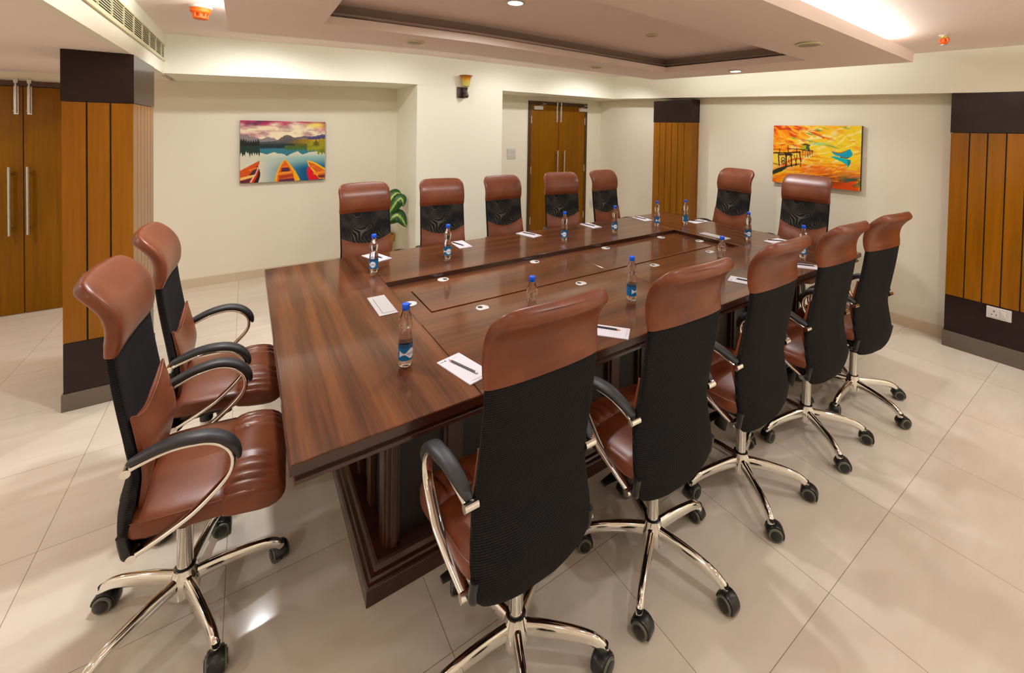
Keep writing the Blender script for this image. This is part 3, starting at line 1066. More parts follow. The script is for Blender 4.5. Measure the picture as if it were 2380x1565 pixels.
def pier_picture(u, v):
    A = lambda *c: np.array(c, float)
    asp = 1.34

    def stroke(ang, fx, fy, seed, o=3):
        """long soft brush strokes lying at an angle, bent by a slow warp"""
        wx = fbm(u, v, 3, 3, seed + 70, 2) - .5
        c, s_ = math.cos(ang), math.sin(ang)
        p = (u * asp * c + v * s_) / 1.8 + .30
        q = (-u * asp * s_ + v * c) / 1.8 + .35 + .10 * wx
        return fbm(np.clip(p, 0, .9999), np.clip(q, 0, .9999), fx, fy, seed, o)
    up_ = np.clip((.5 - v) * 3, 0, 1)
    a1, a2, a3 = stroke(.55, 7, 34, 41), stroke(-.08, 8, 52, 51), stroke(-.30, 12, 60, 61)
    a4 = stroke(.25, 10, 40, 81)
    mixn = a1 * up_ + a2 * (1 - up_)
    base = A(240, 140, 20) * np.ones(u.shape + (1,))
    yel = np.clip(u * 1.35 - .32 + .55 * np.exp(-((v - .36) / .2) ** 2) - 1.3 * np.clip(v - .52, 0, 1), 0, 1)[..., None]
    img = base * (1 - yel) + A(240, 212, 50) * yel

    def lay(w, c):
        w_ = np.clip(w, 0, 1)[..., None]
        img[:] = img * (1 - w_) + A(*c) * w_
    lay((mixn - .52) * 7 * (1 - .75 * yel[..., 0]), (218, 92, 18))
    lay((.42 - mixn) * 7 * .8, (250, 206, 70))
    lay((a3 - .58) * 9 * .75, (252, 234, 160))
    lay((a4 - .56) * 9 * up_ * (1 - u) * .9, (196, 62, 16))
    low = np.clip((v - .56) * 3.2, 0, 1) * np.clip(.35 + u, 0, 1)
    lay(low * np.clip((a3 - .40) * 6, 0, 1) * .95, (206, 74, 18))
    lay(low * np.clip((a2 - .55) * 8, 0, 1) * .8, (244, 166, 50))
    lay(np.exp(-(((u - .33) / .13) ** 2 + ((v - .83) / .09) ** 2)) * np.clip((a2 - .5) * 12, 0, 1), (252, 222, 150))
    lay(np.exp(-(((u - .60) / .17) ** 2 + ((v - .88) / .08) ** 2)) * np.clip((a3 - .40) * 7, 0, 1) * .9, (76, 34, 16))
    lay(np.exp(-(((u - .92) / .16) ** 2 + ((v - .86) / .08) ** 2)) * np.clip((a2 - .46) * 9, 0, 1), (52, 92, 74))
    lay(np.exp(-(((u - .97) / .10) ** 2 + ((v - .80) / .05) ** 2)) * np.clip((a4 - .44) * 9, 0, 1), (70, 50, 40))
    for cx_, cy_, r1, r2 in ((.255, .215, .04, .014), (.45, .14, .045, .012), (.55, .07, .04, .012), (.69, .33, .07, .012), (.64, .05, .05, .010), (.83, .03, .04, .012), (.47, .26, .05, .010), (.02, .66, .03, .02)):
        lay(np.exp(-(((u - cx_) / r1) ** 2 + ((v - cy_ - .35 * (u - cx_)) / r2) ** 2)) * np.clip((a3 - .3) * 5, 0, 1) * .95, (84, 156, 92))
    lay(np.exp(-(((u - .56) / .09) ** 2 + ((v - .30) / .022) ** 2)) * .8, (140, 220, 180))
    lay(np.exp(-(((u - .72) / .035) ** 2 + ((v - .12) / .045) ** 2)) * .85, (254, 240, 190))
    lay(np.exp(-((v - .075 - .33 * u + .12 * np.sin(u * 4)) / .016) ** 2) * (u < .62) * np.clip((a4 - .32) * 6, 0, 1) * .9, (176, 52, 18))
    lay(((inside(u, v, [(.0, .47), (.34, .45), (.34, .62), (.1, .7), (0, .72)])) & (a2 < .60)) * 1.0, (242, 210, 84))
    put(img, inside(u, v, [(0, .80), (.08, .74), (.17, .70), (.34, .64), (.34, .655), (.19, .72), (.12, .80), (0, .87)]), A(40, 54, 30))
    dk = A(54, 32, 24)
    for x1, y1, x2, y2, w in ((0, .485, .17, .475, .012), (.17, .475, .34, .45, .012), (.18, .40, .36, .40, .005), (.19, .34, .195, .46, .006), (0, .42, .10, .41, .004), (.085, .41, .085, .48, .005), (.30, .38, .30, .45, .005),
                              (.07, .50, .085, .70, .010), (.165, .48, .172, .73, .012), (.178, .49, .165, .72, .008), (.230, .50, .243, .70, .010), (.268, .50, .305, .68, .006), (.305, .50, .288, .69, .007), (.33, .44, .352, .60, .009), (.355, .60, .35, .70, .006),
                              (.08, .515, .16, .50, .012), (.18, .50, .24, .50, .016), (.225, .50, .195, .60, .004), (.195, .60, .235, .68, .004), (.355, .405, .49, .42, .008)):
        put(img, seg(u, v, x1, y1, x2, y2, w, asp), dk)
    for cx_, cy_ in ((.13, .585), (.133, .64)):
        rr = ((u - cx_) * asp * 1.15) ** 2 + (v - cy_) ** 2
        put(img, (rr < .038 ** 2) & (rr > .021 ** 2), A(30, 46, 56))
    put(img, inside(u, v, [(.36, .33), (.445, .33), (.45, .40), (.36, .395)]), A(170, 172, 40))
    put(img, inside(u, v, [(.41, .335), (.445, .33), (.455, .405), (.405, .40)]), A(60, 96, 60))
    put(img, inside(u, v, [(.345, .325), (.40, .295), (.46, .32), (.455, .338)]), A(96, 62, 30))
    for x in (.37, .40, .43, .455, .48):
        put(img, seg(u, v, x, .41, x + .004, .53, .0045, asp), A(40, 72, 84))
    put(img, inside(u, v, [(.69, .40), (.735, .425), (.79, .43), (.84, .40), (.878, .368), (.895, .36), (.90, .385), (.918, .43), (.915, .46), (.885, .497), (.80, .487), (.74, .472), (.715, .445)]), A(20, 158, 178))
    put(img, inside(u, v, [(.69, .40), (.735, .420), (.79, .425), (.84, .395), (.875, .366), (.84, .41), (.79, .44), (.73, .432)]), A(150, 84, 50))
    put(img, inside(u, v, [(.78, .485), (.885, .497), (.87, .515), (.80, .505)]), A(96, 74, 50))
    put(img, inside(u, v, [(.695, .485), (.74, .488), (.78, .498), (.86, .520), (.90, .53), (.90, .58), (.885, .625), (.872, .660), (.862, .615), (.80, .562), (.75, .535), (.70, .505)]), A(16, 176, 172))
    put(img, inside(u, v, [(.865, .525), (.90, .53), (.898, .59), (.876, .645)]), A(34, 128, 140))
    return img


def picture(name, label, mat, fn, w, h, depth, nx, ny, loc, rz):
    """canvas standing in its local XZ plane, front towards -Y"""
    e = empty(name, loc, rz)
    MB().box(-w / 2, 0.0, -h / 2, w / 2, depth, h / 2).build('stretcher', M['blackedge'], e, smooth=0)
    us, vs_ = np.meshgrid(np.linspace(0, 1, nx), np.linspace(0, 1, ny))
    img = fn(us * .9999, vs_ * .9999)
    verts = [(-w / 2 + w * us[j, i], -0.002, h / 2 - h * vs_[j, i]) for j in range(ny) for i in range(nx)]
    faces = [(j * nx + i, (j + 1) * nx + i, (j + 1) * nx + i + 1, j * nx + i + 1) for j in range(ny - 1) for i in range(nx - 1)]
    o = MB().add(verts, faces).build('canvas', mat, e, smooth=0)
    ca = o.data.color_attributes.new('paint', 'FLOAT_COLOR', 'POINT')
    c = np.clip(img.reshape(-1, 3) / 255.0, 0, 1)
    g = c.mean(1, keepdims=True)
    c = np.clip(g + (c - g) * 1.18, 0, 1) * 0.93
    c = np.where(c <= .04045, c / 12.92, ((c + .055) / 1.055) ** 2.4)
    ca.data.foreach_set('color', np.concatenate([c, np.ones((len(c), 1))], 1).ravel())
    tag(e, label, 'picture')
    return e


M['blackedge'] = plain('dark_canvas_edge', srgb(54, 44, 40), 0.6)
picture('canvas_print', 'canvas print of a mountain lake with three canoes on the back wall', canvas_mat('lake_print'), lake_picture, 0.80, 0.665, 0.03, 210, 170, (0.252, YF - 0.042, 1.372), 0.0)
picture('painting', 'orange and yellow painting of a pier and teal boat on the right wall', canvas_mat('pier_painting'), pier_picture, 0.815, 0.61, 0.03, 210, 160, (XR - 0.042, 0.705, 1.447), -math.pi / 2)

# ------------------------------------------------------------------ potted plant in the left alcove
def plant():
    px, py = 1.20, 3.78
    e = empty('potted_plant', (px, py, 0))
    MB().lathe([(0.06, 0.0), (0.068, 0.004), (0.098, 0.34), (0.098, 0.345), (0.118, 0.35), (0.124, 0.42), (0.120, 0.428), (0.108, 0.428), (0.104, 0.40), (0.09, 0.395), (0.001, 0.39)], 40, cap=False).build('pot', M['pot'], e)
    MB().lathe([(0.001, 0.400), (0.07, 0.402), (0.103, 0.396)], 30, cap=False).build('soil', M['soil'], e)
    # leaves: base point, direction, tip drop
    spec = [((0.03, 0.0, 0.62), (0.17, -0.03, 0.83), (0.20, -0.06, 0.74), 0.072),
            ((0.02, 0.02, 0.70), (0.13, 0.03, 0.88), (0.21, 0.05, 0.86), 0.07),
            ((0.03, -0.02, 0.55), (0.15, -0.02, 0.64), (0.235, -0.07, 0.50), 0.085),
            ((-0.03, 0.0, 0.70), (-0.14, 0.02, 0.86), (-0.24, 0.02, 0.82), 0.075),
            ((-0.03, -0.02, 0.58), (-0.16, -0.06, 0.66), (-0.26, -0.10, 0.54), 0.08),
            ((0.0, -0.03, 0.60), (-0.02, -0.16, 0.70), (-0.04, -0.26, 0.60), 0.075),
            ((0.0, 0.03, 0.72), (0.02, 0.12, 0.90), (0.03, 0.22, 0.90), 0.07)]
    for b, mid, tip, w in spec:
        pts = curve_pts([(b[0] * .3, b[1] * .3, 0.40), b, mid, tip], 10)
        stem = pts[:14]
        MB().tube(stem, [0.010 - 0.0004 * i for i in range(len(stem))], None, 8, (1, 0.3, 0)).build('stalk', M['stem'], e)
        blade = pts[11:]
        n = len(blade)
        mb = MB()
        vs, fs, uvs = [], [], []
        K = 7
        for i, q in enumerate(blade):
            t = i / (n - 1)
            d = (blade[min(i + 1, n - 1)] - blade[max(i - 1, 0)]).normalized()
            s = d.cross(Vector((-0.15, -0.9, 0.55))).normalized()
            nn = s.cross(d)
            ww = w * (math.sin(math.pi * (0.06 + 0.94 * t) ** 0.8)) ** 0.9 if t < 1 else 0.001
            for k in range(K):
                a = k / (K - 1) * 2 - 1
                vs.append(tuple(q + s * (a * ww) - nn * (0.28 * ww * (abs(a) ** 1.5 - 0.4)) + nn * 0.004 * math.sin(9 * t + 3 * a)))
                uvs.append((k / (K - 1), t))
        for i in range(n - 1):
            for k in range(K - 1):
                fs.append((i * K + k, i * K + k + 1, (i + 1) * K + k + 1, (i + 1) * K + k))
        mb.add(vs, fs)
        o = mb.build('leaf', M['leaf'], e, smooth=60)
        ul = o.data.uv_layers.new(name='UVMap')
        for lp in o.data.loops:
            ul.data[lp.index].uv = uvs[lp.vertex_index]
        so = o.modifiers.new('thick', 'SOLIDIFY')
        so.thickness = 0.0015
    tag(e, 'potted dieffenbachia with variegated leaves in the alcove corner behind the chairs', 'potted plant')


plant()

# ------------------------------------------------------------------ conference table
L_, W_ = 3.787, 1.891
ZT = 0.76
WX0, WX1, WY0, WY1 = 0.565, 3.155, 0.62, 1.262


def table():
    e = empty('conference_table', (L_ / 2, W_ / 2, 0))
    ox, oy = L_ / 2, W_ / 2

    def bx(x0, x1, y0, y1, z0, z1, mb=None, mi=0):
        return (mb or MB()).box(x0 - ox, y0 - oy, z0, x1 - ox, y1 - oy, z1, mi)
    g = 0.0012
    t0 = ZT - 0.032
    for a, b in ((0, WX0 - g), (WX1 + g, L_)):
        bx(a, b, 0, W_, t0, ZT).build('end_board', M['wal_y'], e, smooth=0, bevel=0.0025)
    xm = 1.885
    for a, b in ((WX0 + g, xm - g), (xm + g, WX1 - g)):
        for c, d in ((0, WY0), (WY1, W_)):
            bx(a, b, c, d, t0, ZT).build('side_board', M['wal_x'], e, smooth=0, bevel=0.0025)
    mb = MB()
    q = 0.0012
    bx(-q, 0, -q, W_ + q, t0, ZT - 0.003, mb); bx(L_, L_ + q, -q, W_ + q, t0, ZT - 0.003, mb)
    bx(0, L_, -q, 0, t0, ZT - 0.003, mb); bx(0, L_, W_, W_ + q, t0, ZT - 0.003, mb)
    mb.build('edge_band', M['cherry'], e, smooth=0)
    mb = MB()
    bx(WX0, WX0 + q, WY0, WY1, ZT - 0.03, ZT - 0.002, mb); bx(WX1 - q, WX1, WY0, WY1, ZT - 0.03, ZT - 0.002, mb)
    bx(WX0, WX1, WY0, WY0 + q, ZT - 0.03, ZT - 0.002, mb); bx(WX0, WX1, WY1 - q, WY1, ZT - 0.03, ZT - 0.002, mb)
    mb.build('well_shade_band', M['cherry'], e, smooth=0)  # dark cherry strip added to deepen the shadow on the well sides
    # sunken well: ring with cable grommets and two lift-up panels
    zr = ZT - 0.030
    r = MB()
    PX0, PX1, PY0, PY1 = 0.672, 3.05, 0.788, 1.118
    bx(WX0, WX1, WY0, PY0, zr - 0.02, zr, r)
    bx(WX0, WX1, PY1, WY1, zr - 0.02, zr, r)
    bx(WX0, PX0, PY0, PY1, zr - 0.02, zr, r)
    bx(PX1, WX1, PY0, PY1, zr - 0.02, zr, r)
    r.build('well_border', M['wal_x'], e, smooth=0)
    bx(WX0, WX1, WY0, WY1, zr - 0.05, zr - 0.022).build('well_floor', M['groove'], e, smooth=0)
    for a, b in ((PX0 + 0.004, xm - g), (xm + g, PX1 - 0.004)):
        bx(a, b, PY0 + 0.004, PY1 - 0.004, zr - 0.018, zr + 0.005).build('well_panel', M['wal_x'], e, smooth=0, bevel=0.002)
    gro = [(0.617, 0.953)] + [(x, 0.703) for x in (0.915, 1.58, 2.245, 2.885)] + [(x, 1.212) for x in (0.90, 1.575, 2.25, 2.91)] + [(3.10, 0.953)]
    for i, (x, y) in enumerate(gro):
        q = MB().lathe([(0.001, 0.0035), (0.031, 0.0035), (0.034, 0.002), (0.034, -0.002), (0.001, -0.002)], 32, (x - ox, y - oy, zr)).build('cable_grommet', M['white'], e)
        mb = MB()
        a = -2.6 if i == 0 else (2.4 if y < 1 else -0.8)
        pts = []
        for k in range(16):
            th = 2 * math.pi * k / 16
            rr = 0.0125 * (1 + (0.35 if k in (0, 15, 1) else 0))
            pts.append((x - ox + 0.014 * math.cos(a) + rr * math.cos(th + a + 2.6), y - oy + 0.014 * math.sin(a) + rr * math.sin(th + a + 2.6)))
        mb.loft([[(p[0], p[1], zr + 0.003) for p in pts], [(p[0], p[1], zr + 0.0042) for p in pts]])
        mb.build('cable_hole', M['slot'], q)
    for (x0, x1, y0, y1) in ((0.425, 0.513, 0.808, 1.070), (3.215, 3.303, 0.785, 1.045)):
        q = bx(x0, x1, y0, y1, ZT, ZT + 0.004).build('power_box', M['plate'], e, smooth=0, bevel=0.002)
        bx(x0 + 0.022, x1 - 0.008, y0 + 0.022, y1 - 0.04, ZT + 0.0038, ZT + 0.0052).build('lid', M['plate'], q, smooth=0, bevel=0.0006)
        mb = MB()
        bx(x0 + 0.0205, x0 + 0.022, y0 + 0.022, y1 - 0.04, ZT + 0.0036, ZT + 0.0043, mb)
        bx(x0 + 0.0205, x1 - 0.008, y0 + 0.0205, y0 + 0.022, ZT + 0.0036, ZT + 0.0043, mb)
        mb.build('lid_gap', M['slot'], q, smooth=0)
    # moulded apron under the edge
    prof = [(0.006, t0), (0.006, t0 - 0.006), (0.012, t0 - 0.010), (0.020, t0 - 0.020), (0.012, t0 - 0.026), (0.010, t0 - 0.036), (0.020, t0 - 0.042), (0.060, t0 - 0.042), (0.060, t0)]
    rings = []
    for d, z in prof:
        rings.append([(d - ox, d - oy, z), (L_ - d - ox, d - oy, z), (L_ - d - ox, W_ - d - oy, z), (d - ox, W_ - d - oy, z)])
    MB().loft(rings, False, False).build('edge_moulding', M['cherry'], e, smooth=0)
    # pedestal
    X0, X1, Y0, Y1 = 0.245, 3.54, 0.222, 1.669
    pr = [(0.0, 0.0), (0.0, 0.060), (0.006, 0.066), (0.016, 0.070), (0.020, 0.078), (0.034, 0.082), (0.040, 0.098), (0.048, 0.104), (0.11, 0.104)]
    rings = []
    for d, z in pr:
        rings.append([(X0 + d - ox, Y0 + d - oy, z), (X1 - d - ox, Y0 + d - oy, z), (X1 - d - ox, Y1 - d - oy, z), (X0 + d - ox, Y1 - d - oy, z)])
    MB().loft(rings, True, True).build('plinth', M['cherry'], e, smooth=0, bevel=0.0015)
    bx(X0 + 0.10, X1 - 0.10, Y0 + 0.10, Y1 - 0.10, 0.10, t0 - 0.03).build('pedestal_body', M['blackpanel'], e, smooth=0)
    # pilasters along the long sides and ends
    xs_ = [0.085 + k * 0.2215 for k in range(15)]
    for s, yy in ((0, Y0 + 0.100), (1, Y1 - 0.100)):
        for k, xo in enumerate(xs_):
            w = 0.052 if k % 2 == 0 else 0.085
            xa = X0 + xo
            mb = MB()
            d = -1 if s == 0 else 1
            mb.box(xa - ox, yy - oy, 0.100, xa + w - ox, yy + d * 0.022 - oy, t0 - 0.03)
            mb.box(xa + 0.014 - ox, yy + d * 0.022 - oy, 0.100, xa + w - 0.014 - ox, yy + d * 0.034 - oy, t0 - 0.03)
            mb.build('pilaster', M['cherryv'], e, smooth=0, bevel=0.003)
    for s, xx in ((0, X0 + 0.100), (1, X1 - 0.100)):
        for k in range(7):
            ya = Y0 + 0.09 + k * 0.202
            d = -1 if s == 0 else 1
            MB().box(xx - ox, ya - oy, 0.1, xx + d * 0.024 - ox, ya + 0.055 - oy, t0 - 0.03).build('pilaster', M['cherryv'], e, smooth=0, bevel=0.003)
    tag(e, 'long dark walnut conference table with sunken centre panel', 'table')


table()

# ------------------------------------------------------------------ office chair (local: faces +X, base centre at the origin)
def superring(n, ca, cb, a, b, p):
    out = []
    for j in range(n):
        th = 2 * math.pi * (j + 0.5) / n
        c, s = math.cos(th), math.sin(th)
        out.append((a * math.copysign(abs(c) ** (2 / p), c), b * math.copysign(abs(s) ** (2 / p), s)))
    return out


def slab(mb, line, w, h, wrap, n=40, p=4.5, cap=True):
    """upholstered slab: line = centre points in XZ, half widths w, half thicknesses h, wrap = forward curl of the sides"""
    rings = []
    N = len(line)
    for i in range(N):
        q = Vector((line[i][0], line[i][1]))
        t = Vector(line[min(i + 1, N - 1)]) - Vector(line[max(i - 1, 0)])
        t.normalize()
        nx, nz = t.y, -t.x      # normal pointing to +x (front)
        ring = []
        for a, b in superring(n, 0, 0, w[i], h[i], p):
            cx_ = q.x + nx * b + wrap[i] * (abs(a) / max(w[i], .01)) ** 2.2
            cz_ = q.y + nz * b
            ring.append((cx_, a, cz_))
        rings.append(ring)
    mb.loft(rings)
    return rings


def interp(tab, z):
    for (a, b) in zip(tab, tab[1:]):
        if a[0] <= z <= b[0]:
            k = (z - a[0]) / (b[0] - a[0])
            return a[1] + (b[1] - a[1]) * k
    return tab[0][1] if z < tab[0][0] else tab[-1][1]


def make_chair(net, low_arms=False):
    ch = empty('office_chair')
    # mesh back
    bl = curve_pts([(-0.098, 0.343, 0), (-0.118, 0.372, 0), (-0.132, 0.42, 0), (-0.134, 0.49, 0), (-0.118, 0.57, 0), (-0.108, 0.64, 0), (-0.116, 0.72, 0), (-0.130, 0.82, 0), (-0.142, 0.92, 0), (-0.149, 1.0, 0)], 5)
    bl = [(p.x, p.y) for p in bl]
    wt = [(0.342, 0.085), (0.350, 0.125), (0.362, 0.152), (0.378, 0.174), (0.40, 0.191), (0.43, 0.202), (0.50, 0.206), (0.6, 0.198), (0.72, 0.191), (0.85, 0.190), (1.0, 0.189)]
    w = [interp(wt, z) for _, z in bl]
    h = [0.008 if z < 0.36 else 0.015 for _, z in bl]
    wr = [interp([(0.38, 0.025), (0.5, 0.036), (0.7, 0.021), (1.0, 0.012)], z) for _, z in bl]
    mb = MB()
    slab(mb, bl, w, h, wr, 40, 5)
    back = mb.build('mesh_back', [M['rib'], net], ch, smooth=60)
    for p in back.data.polygons:
        if p.normal.x > 0.6 and abs(p.center.y) < 0.182:
            p.material_index = 1
    I = lambda i, k, s: (i * K + k) * 2 + s
    # headrest
    hl = curve_pts([(-0.149, 0.992, 0), (-0.143, 1.035, 0), (-0.144, 1.075, 0), (-0.155, 1.115, 0), (-0.177, 1.150, 0), (-0.206, 1.180, 0), (-0.236, 1.203, 0)], 7)
    hl = [(p.x, p.y) for p in hl]
    d = [0.0]
    for a, b in zip(hl, hl[1:]):
        d.append(d[-1] + math.hypot(b[0] - a[0], b[1] - a[1]))
    T = d[-1]
    hw, hh, hr = [], [], []
    rc = 0.072
    for q in d:
        r_ = T - q
        k = 0.193
        if r_ < rc:
            k = 0.193 - rc + math.sqrt(max(rc * rc - (rc - r_) ** 2, 0)) * 0.93 + 0.004
        hw.append(k)
        th = 0.026 if q > 0.03 else 0.019 + 0.007 * q / 0.03
        if r_ < 0.022:
            th = 0.026 * math.sqrt(max(1 - ((0.022 - r_) / 0.022) ** 2, 0)) * 0.9 + 0.0026
        hh.append(th)
        hr.append(0.012 + 0.006 * q / T)
    mb = MB()
    slab(mb, hl, hw, hh, hr, 44, 4.0)
    head = mb.build('headrest', M['leather'], ch, smooth=60)
    # lumbar pad
    top_c, top_s = (0.745, 0.803)
    vs, fs = [], []
    K, R = 21, 16
    zb = 0.475
    for i in range(R):
        t = i / (R - 1)
        for k in range(K):
            a = k / (K - 1) * 2 - 1
            zt = top_c + (top_s - top_c) * abs(a) ** 1.9
            z = zb + (zt - zb) * t
            x = 0.0
            for (x1, z1), (x2, z2) in zip(bl, bl[1:]):
                if z1 <= z <= z2:
                    x = x1 + (x2 - x1) * (z - z1) / (z2 - z1)
            ww = (interp(wt, z) - 0.006) * (0.80 + 0.20 * clamp((z - 0.475) / 0.16))
            wr_ = interp([(0.38, 0.025), (0.5, 0.036), (0.7, 0.021), (1.0, 0.012)], z)
            th = 0.016 + 0.034 * (math.sin(math.pi * min(max(t, 0.04), 0.93)) ** 0.5) * (1 - 0.70 * abs(a) ** 4)
            xx = x + wr_ * abs(a) ** 2.2
            vs.append((xx + th, a * ww, z))
            vs.append((xx + 0.013, a * ww, z))
    nrow = R
    for i in range(R - 1):
        for k in range(K - 1):
            fs.append((I(i, k, 0), I(i, k + 1, 0), I(i + 1, k + 1, 0), I(i + 1, k, 0)))
            fs.append((I(i, k, 1), I(i + 1, k, 1), I(i + 1, k + 1, 1), I(i, k + 1, 1)))
    for k in range(K - 1):
        for i in (0, R - 1):
            fs.append((I(i, k, 0), I(i, k, 1), I(i, k + 1, 1), I(i, k + 1, 0)))
    for i in range(R - 1):
        for k in (0, K - 1):
            fs.append((I(i, k, 0), I(i + 1, k, 0), I(i + 1, k, 1), I(i, k, 1)))
    lum = MB().add(vs, fs).build('lumbar_pad', M['leather'], ch, smooth=50)
    edge = [Vector(vs[I(R - 1, k, 0)]) + Vector((-0.003, 0, 0.001)) for k in range(K)]
    MB().tube(edge, 0.0035, None, 8, (0, 0, 1)).build('piping', M['leather'], lum)
    # seat cushion and pleated front bolster
    def seat_ring(x, w_, zc, h_, crown, n, pl=0.0, p=4.2):
        out = []
        for a, b in superring(n, 0, 0, w_, h_, p):
            zz = zc + b
            if b > 0:
                zz += crown * (1 - (a / w_) ** 2) * (b / h_)
            if pl:
                f = (a / 0.0455) + 0.28 * math.sin(9 * x + 2.0 * a / w_) + 0.22 * math.sin(37 * a + 1.0)
                crease = (1 - abs(math.sin(math.pi * f))) ** 2.2
                if b > 0:
                    zz -= pl * crease * (b / h_)
                    zz += pl * 0.35 * (b / h_)
                else:
                    zz += 0.25 * pl * crease
            out.append((x, a, zz))
        return out
    rings = []
    for x, w_, zc, h_ in ((-0.112, 0.196, 0.478, 0.020), (-0.108, 0.204, 0.477, 0.034), (-0.098, 0.211, 0.476, 0.041), (-0.07, 0.217, 0.475, 0.043), (0.0, 0.222, 0.472, 0.043), (0.06, 0.224, 0.469, 0.043), (0.10, 0.225, 0.467, 0.043), (0.118, 0.225, 0.466, 0.040), (0.125, 0.223, 0.466, 0.034)):
        rings.append(seat_ring(x, w_, zc, h_, 0.014, 64))
    rings = [[(x + 0.012, y, z) for x, y, z in r] for r in rings]
    seat = MB().loft(rings).build('seat_cushion', M['leather'], ch, smooth=60)
    rings = []
    for x, w_, zc, h_, pl in ((0.108, 0.221, 0.462, 0.034, 0.001), (0.114, 0.2255, 0.463, 0.044, 0.004), (0.128, 0.228, 0.463, 0.050, 0.013), (0.150, 0.229, 0.461, 0.055, 0.018), (0.180, 0.229, 0.457, 0.058, 0.019), (0.210, 0.228, 0.452, 0.058, 0.019), (0.236, 0.225, 0.447, 0.055, 0.018), (0.256, 0.219, 0.443, 0.047, 0.015), (0.270, 0.210, 0.440, 0.036, 0.008), (0.279, 0.198, 0.438, 0.024, 0.004), (0.283, 0.184, 0.437, 0.010, 0.001)):
        rings.append(seat_ring(x, w_, zc, h_, 0.010, 160, pl))
    rings = [[(x + 0.012, y, z) for x, y, z in r] for r in rings]
    MB().loft(rings).build('front_bolster', M['leather'], seat, smooth=70)
    for sd in (-1, 1):
        MB().tube(curve_pts([(-0.094, sd * 0.2035, 0.500), (-0.05, sd * 0.2145, 0.500), (0.02, sd * 0.2185, 0.497), (0.09, sd * 0.2205, 0.493), (0.125, sd * 0.2205, 0.491)], 4), 0.0022, None, 6).build('seam', M['leather'], seat)
    # underside and mechanism
    MB().box(-0.085, -0.17, 0.414, 0.20, 0.17, 0.434).build('seat_pan', M['plastic'], ch, smooth=0, bevel=0.006)
    mech = MB().hexa([(-0.085, -0.062, 0.345), (0.075, -0.055, 0.345), (0.075, 0.055, 0.345), (-0.085, 0.062, 0.345), (-0.10, -0.085, 0.416), (0.12, -0.085, 0.416), (0.12, 0.085, 0.416), (-0.10, 0.085, 0.416)]).build('tilt_mechanism', M['plastic'], ch, smooth=0, bevel=0.006)
    MB().tube([(0.03, 0.05, 0.372), (0.03, 0.16, 0.372)], 0.005, None, 8).tube([(0.03, 0.15, 0.372), (0.03, 0.18, 0.37), (0.03, 0.235, 0.366)], [0.014, 0.020, 0.013], [0.006, 0.008, 0.006], 12).build('lever', M['plastic'], mech)
    MB().tube([(0.060, 0.055, 0.385), (0.095, 0.09, 0.372), (0.10, 0.095, 0.345)], [0.012, 0.036, 0.026], [0.010, 0.030, 0.020], 14, (0, 1, 0)).tube([(0.04, 0.05, 0.37), (0.055, 0.075, 0.315), (0.062, 0.08, 0.262)], [0.010, 0.034, 0.030], [0.008, 0.014, 0.012], 14, (0, 1, 0)).build('tension_knob', M['plastic'], mech)
    # black tube that carries the back
    for s in (-1, 1):
        MB().tube(curve_pts([(-0.045, s * 0.10, 0.398), (-0.08, s * 0.16, 0.395), (-0.098, s * 0.195, 0.402), (-0.105, s * 0.20, 0.43), (-0.112, s * 0.198, 0.47)], 5), 0.013, None, 12).build('back_bracket', M['plastic'], ch)
    # arms
    for s in (-1, 1):
        Yo = lambda x: s * (0.208 + 0.028 * clamp((x + 0.10) / 0.16))
        dz = -0.045 if low_arms else 0.0
        path = curve_pts([(-0.097, 0, 0.664), (-0.072, 0, 0.678), (-0.003, 0, 0.703), (0.062, 0, 0.708), (0.111, 0, 0.693), (0.144, 0, 0.660), (0.154, 0, 0.622), (0.145, 0, 0.585), (0.113, 0, 0.546), (0.058, 0, 0.498), (-0.01, 0, 0.453), (-0.085, 0, 0.412)], 6)
        path = [(p.x, Yo(p.x), p.z + dz * clamp((p.z - 0.412) / 0.2)) for p in path]
        n = len(path)
        arm = MB().tube(path, [0.015 + 0.003 * math.sin(math.pi * i / (n - 1)) for i in range(n)], 0.0075, 14, (0, 1, 0), p=2.4)
        # ra is sideways in the arm plane, so swap: broad face outwards
        rings = []
        A_ = MB()
        P = [Vector(q) for q in path]
        for i, q in enumerate(P):
            t = (P[min(i + 1, n - 1)] - P[max(i - 1, 0)]).normalized()
            sd = Vector((0, 1, 0))
            nn = t.cross(sd).normalized()
            ring = []
            for (a, b) in superring(14, 0, 0, 0.0165, 0.0075, 2.6):
                ring.append(tuple(q + sd * a + nn * b))
            rings.append(ring)
        A_.loft(rings)
        A_.cyl((path[0][0], path[0][1] - s * 0.022, path[0][2]), (path[0][0], path[0][1] + s * 0.018, path[0][2]), 0.0125, 16)
        A_.cyl((path[-1][0], path[-1][1] - s * 0.026, path[-1][2]), (path[-1][0], path[-1][1] + s * 0.018, path[-1][2]), 0.0125, 16)
        ar = A_.build('armrest', M['chrome'], ch, smooth=50)
        pp = [p for p in path if True][3:37]
        rings = []
        N = len(pp)
        for i, q in enumerate(pp):
            q = Vector(q)
            t = (Vector(pp[min(i + 1, N - 1)]) - Vector(pp[max(i - 1, 0)])).normalized()
            sd = Vector((0, 1, 0))
            nn = sd.cross(t)
            if nn.z < 0 and i < N * 0.6:
                nn = -nn
            nn = t.cross(sd) * (1 if t.cross(sd).z > 0 or i > N * .6 else -1)
            k = math.sin(math.pi * min(max((i + .35) / (N - .3), 0), 1)) ** 0.32
            ring = []
            for (a, b) in superring(16, 0, 0, 0.025 * k, 0.0145 * k, 2.6):
                ring.append((q.x, q.y + a, q.z, b))
            # outward normal of the loop = away from its centre
            cen = Vector((0.02, q.y, 0.58 + dz))
            out = (q - cen)
            out = out - t * out.dot(t)
            out.normalize()
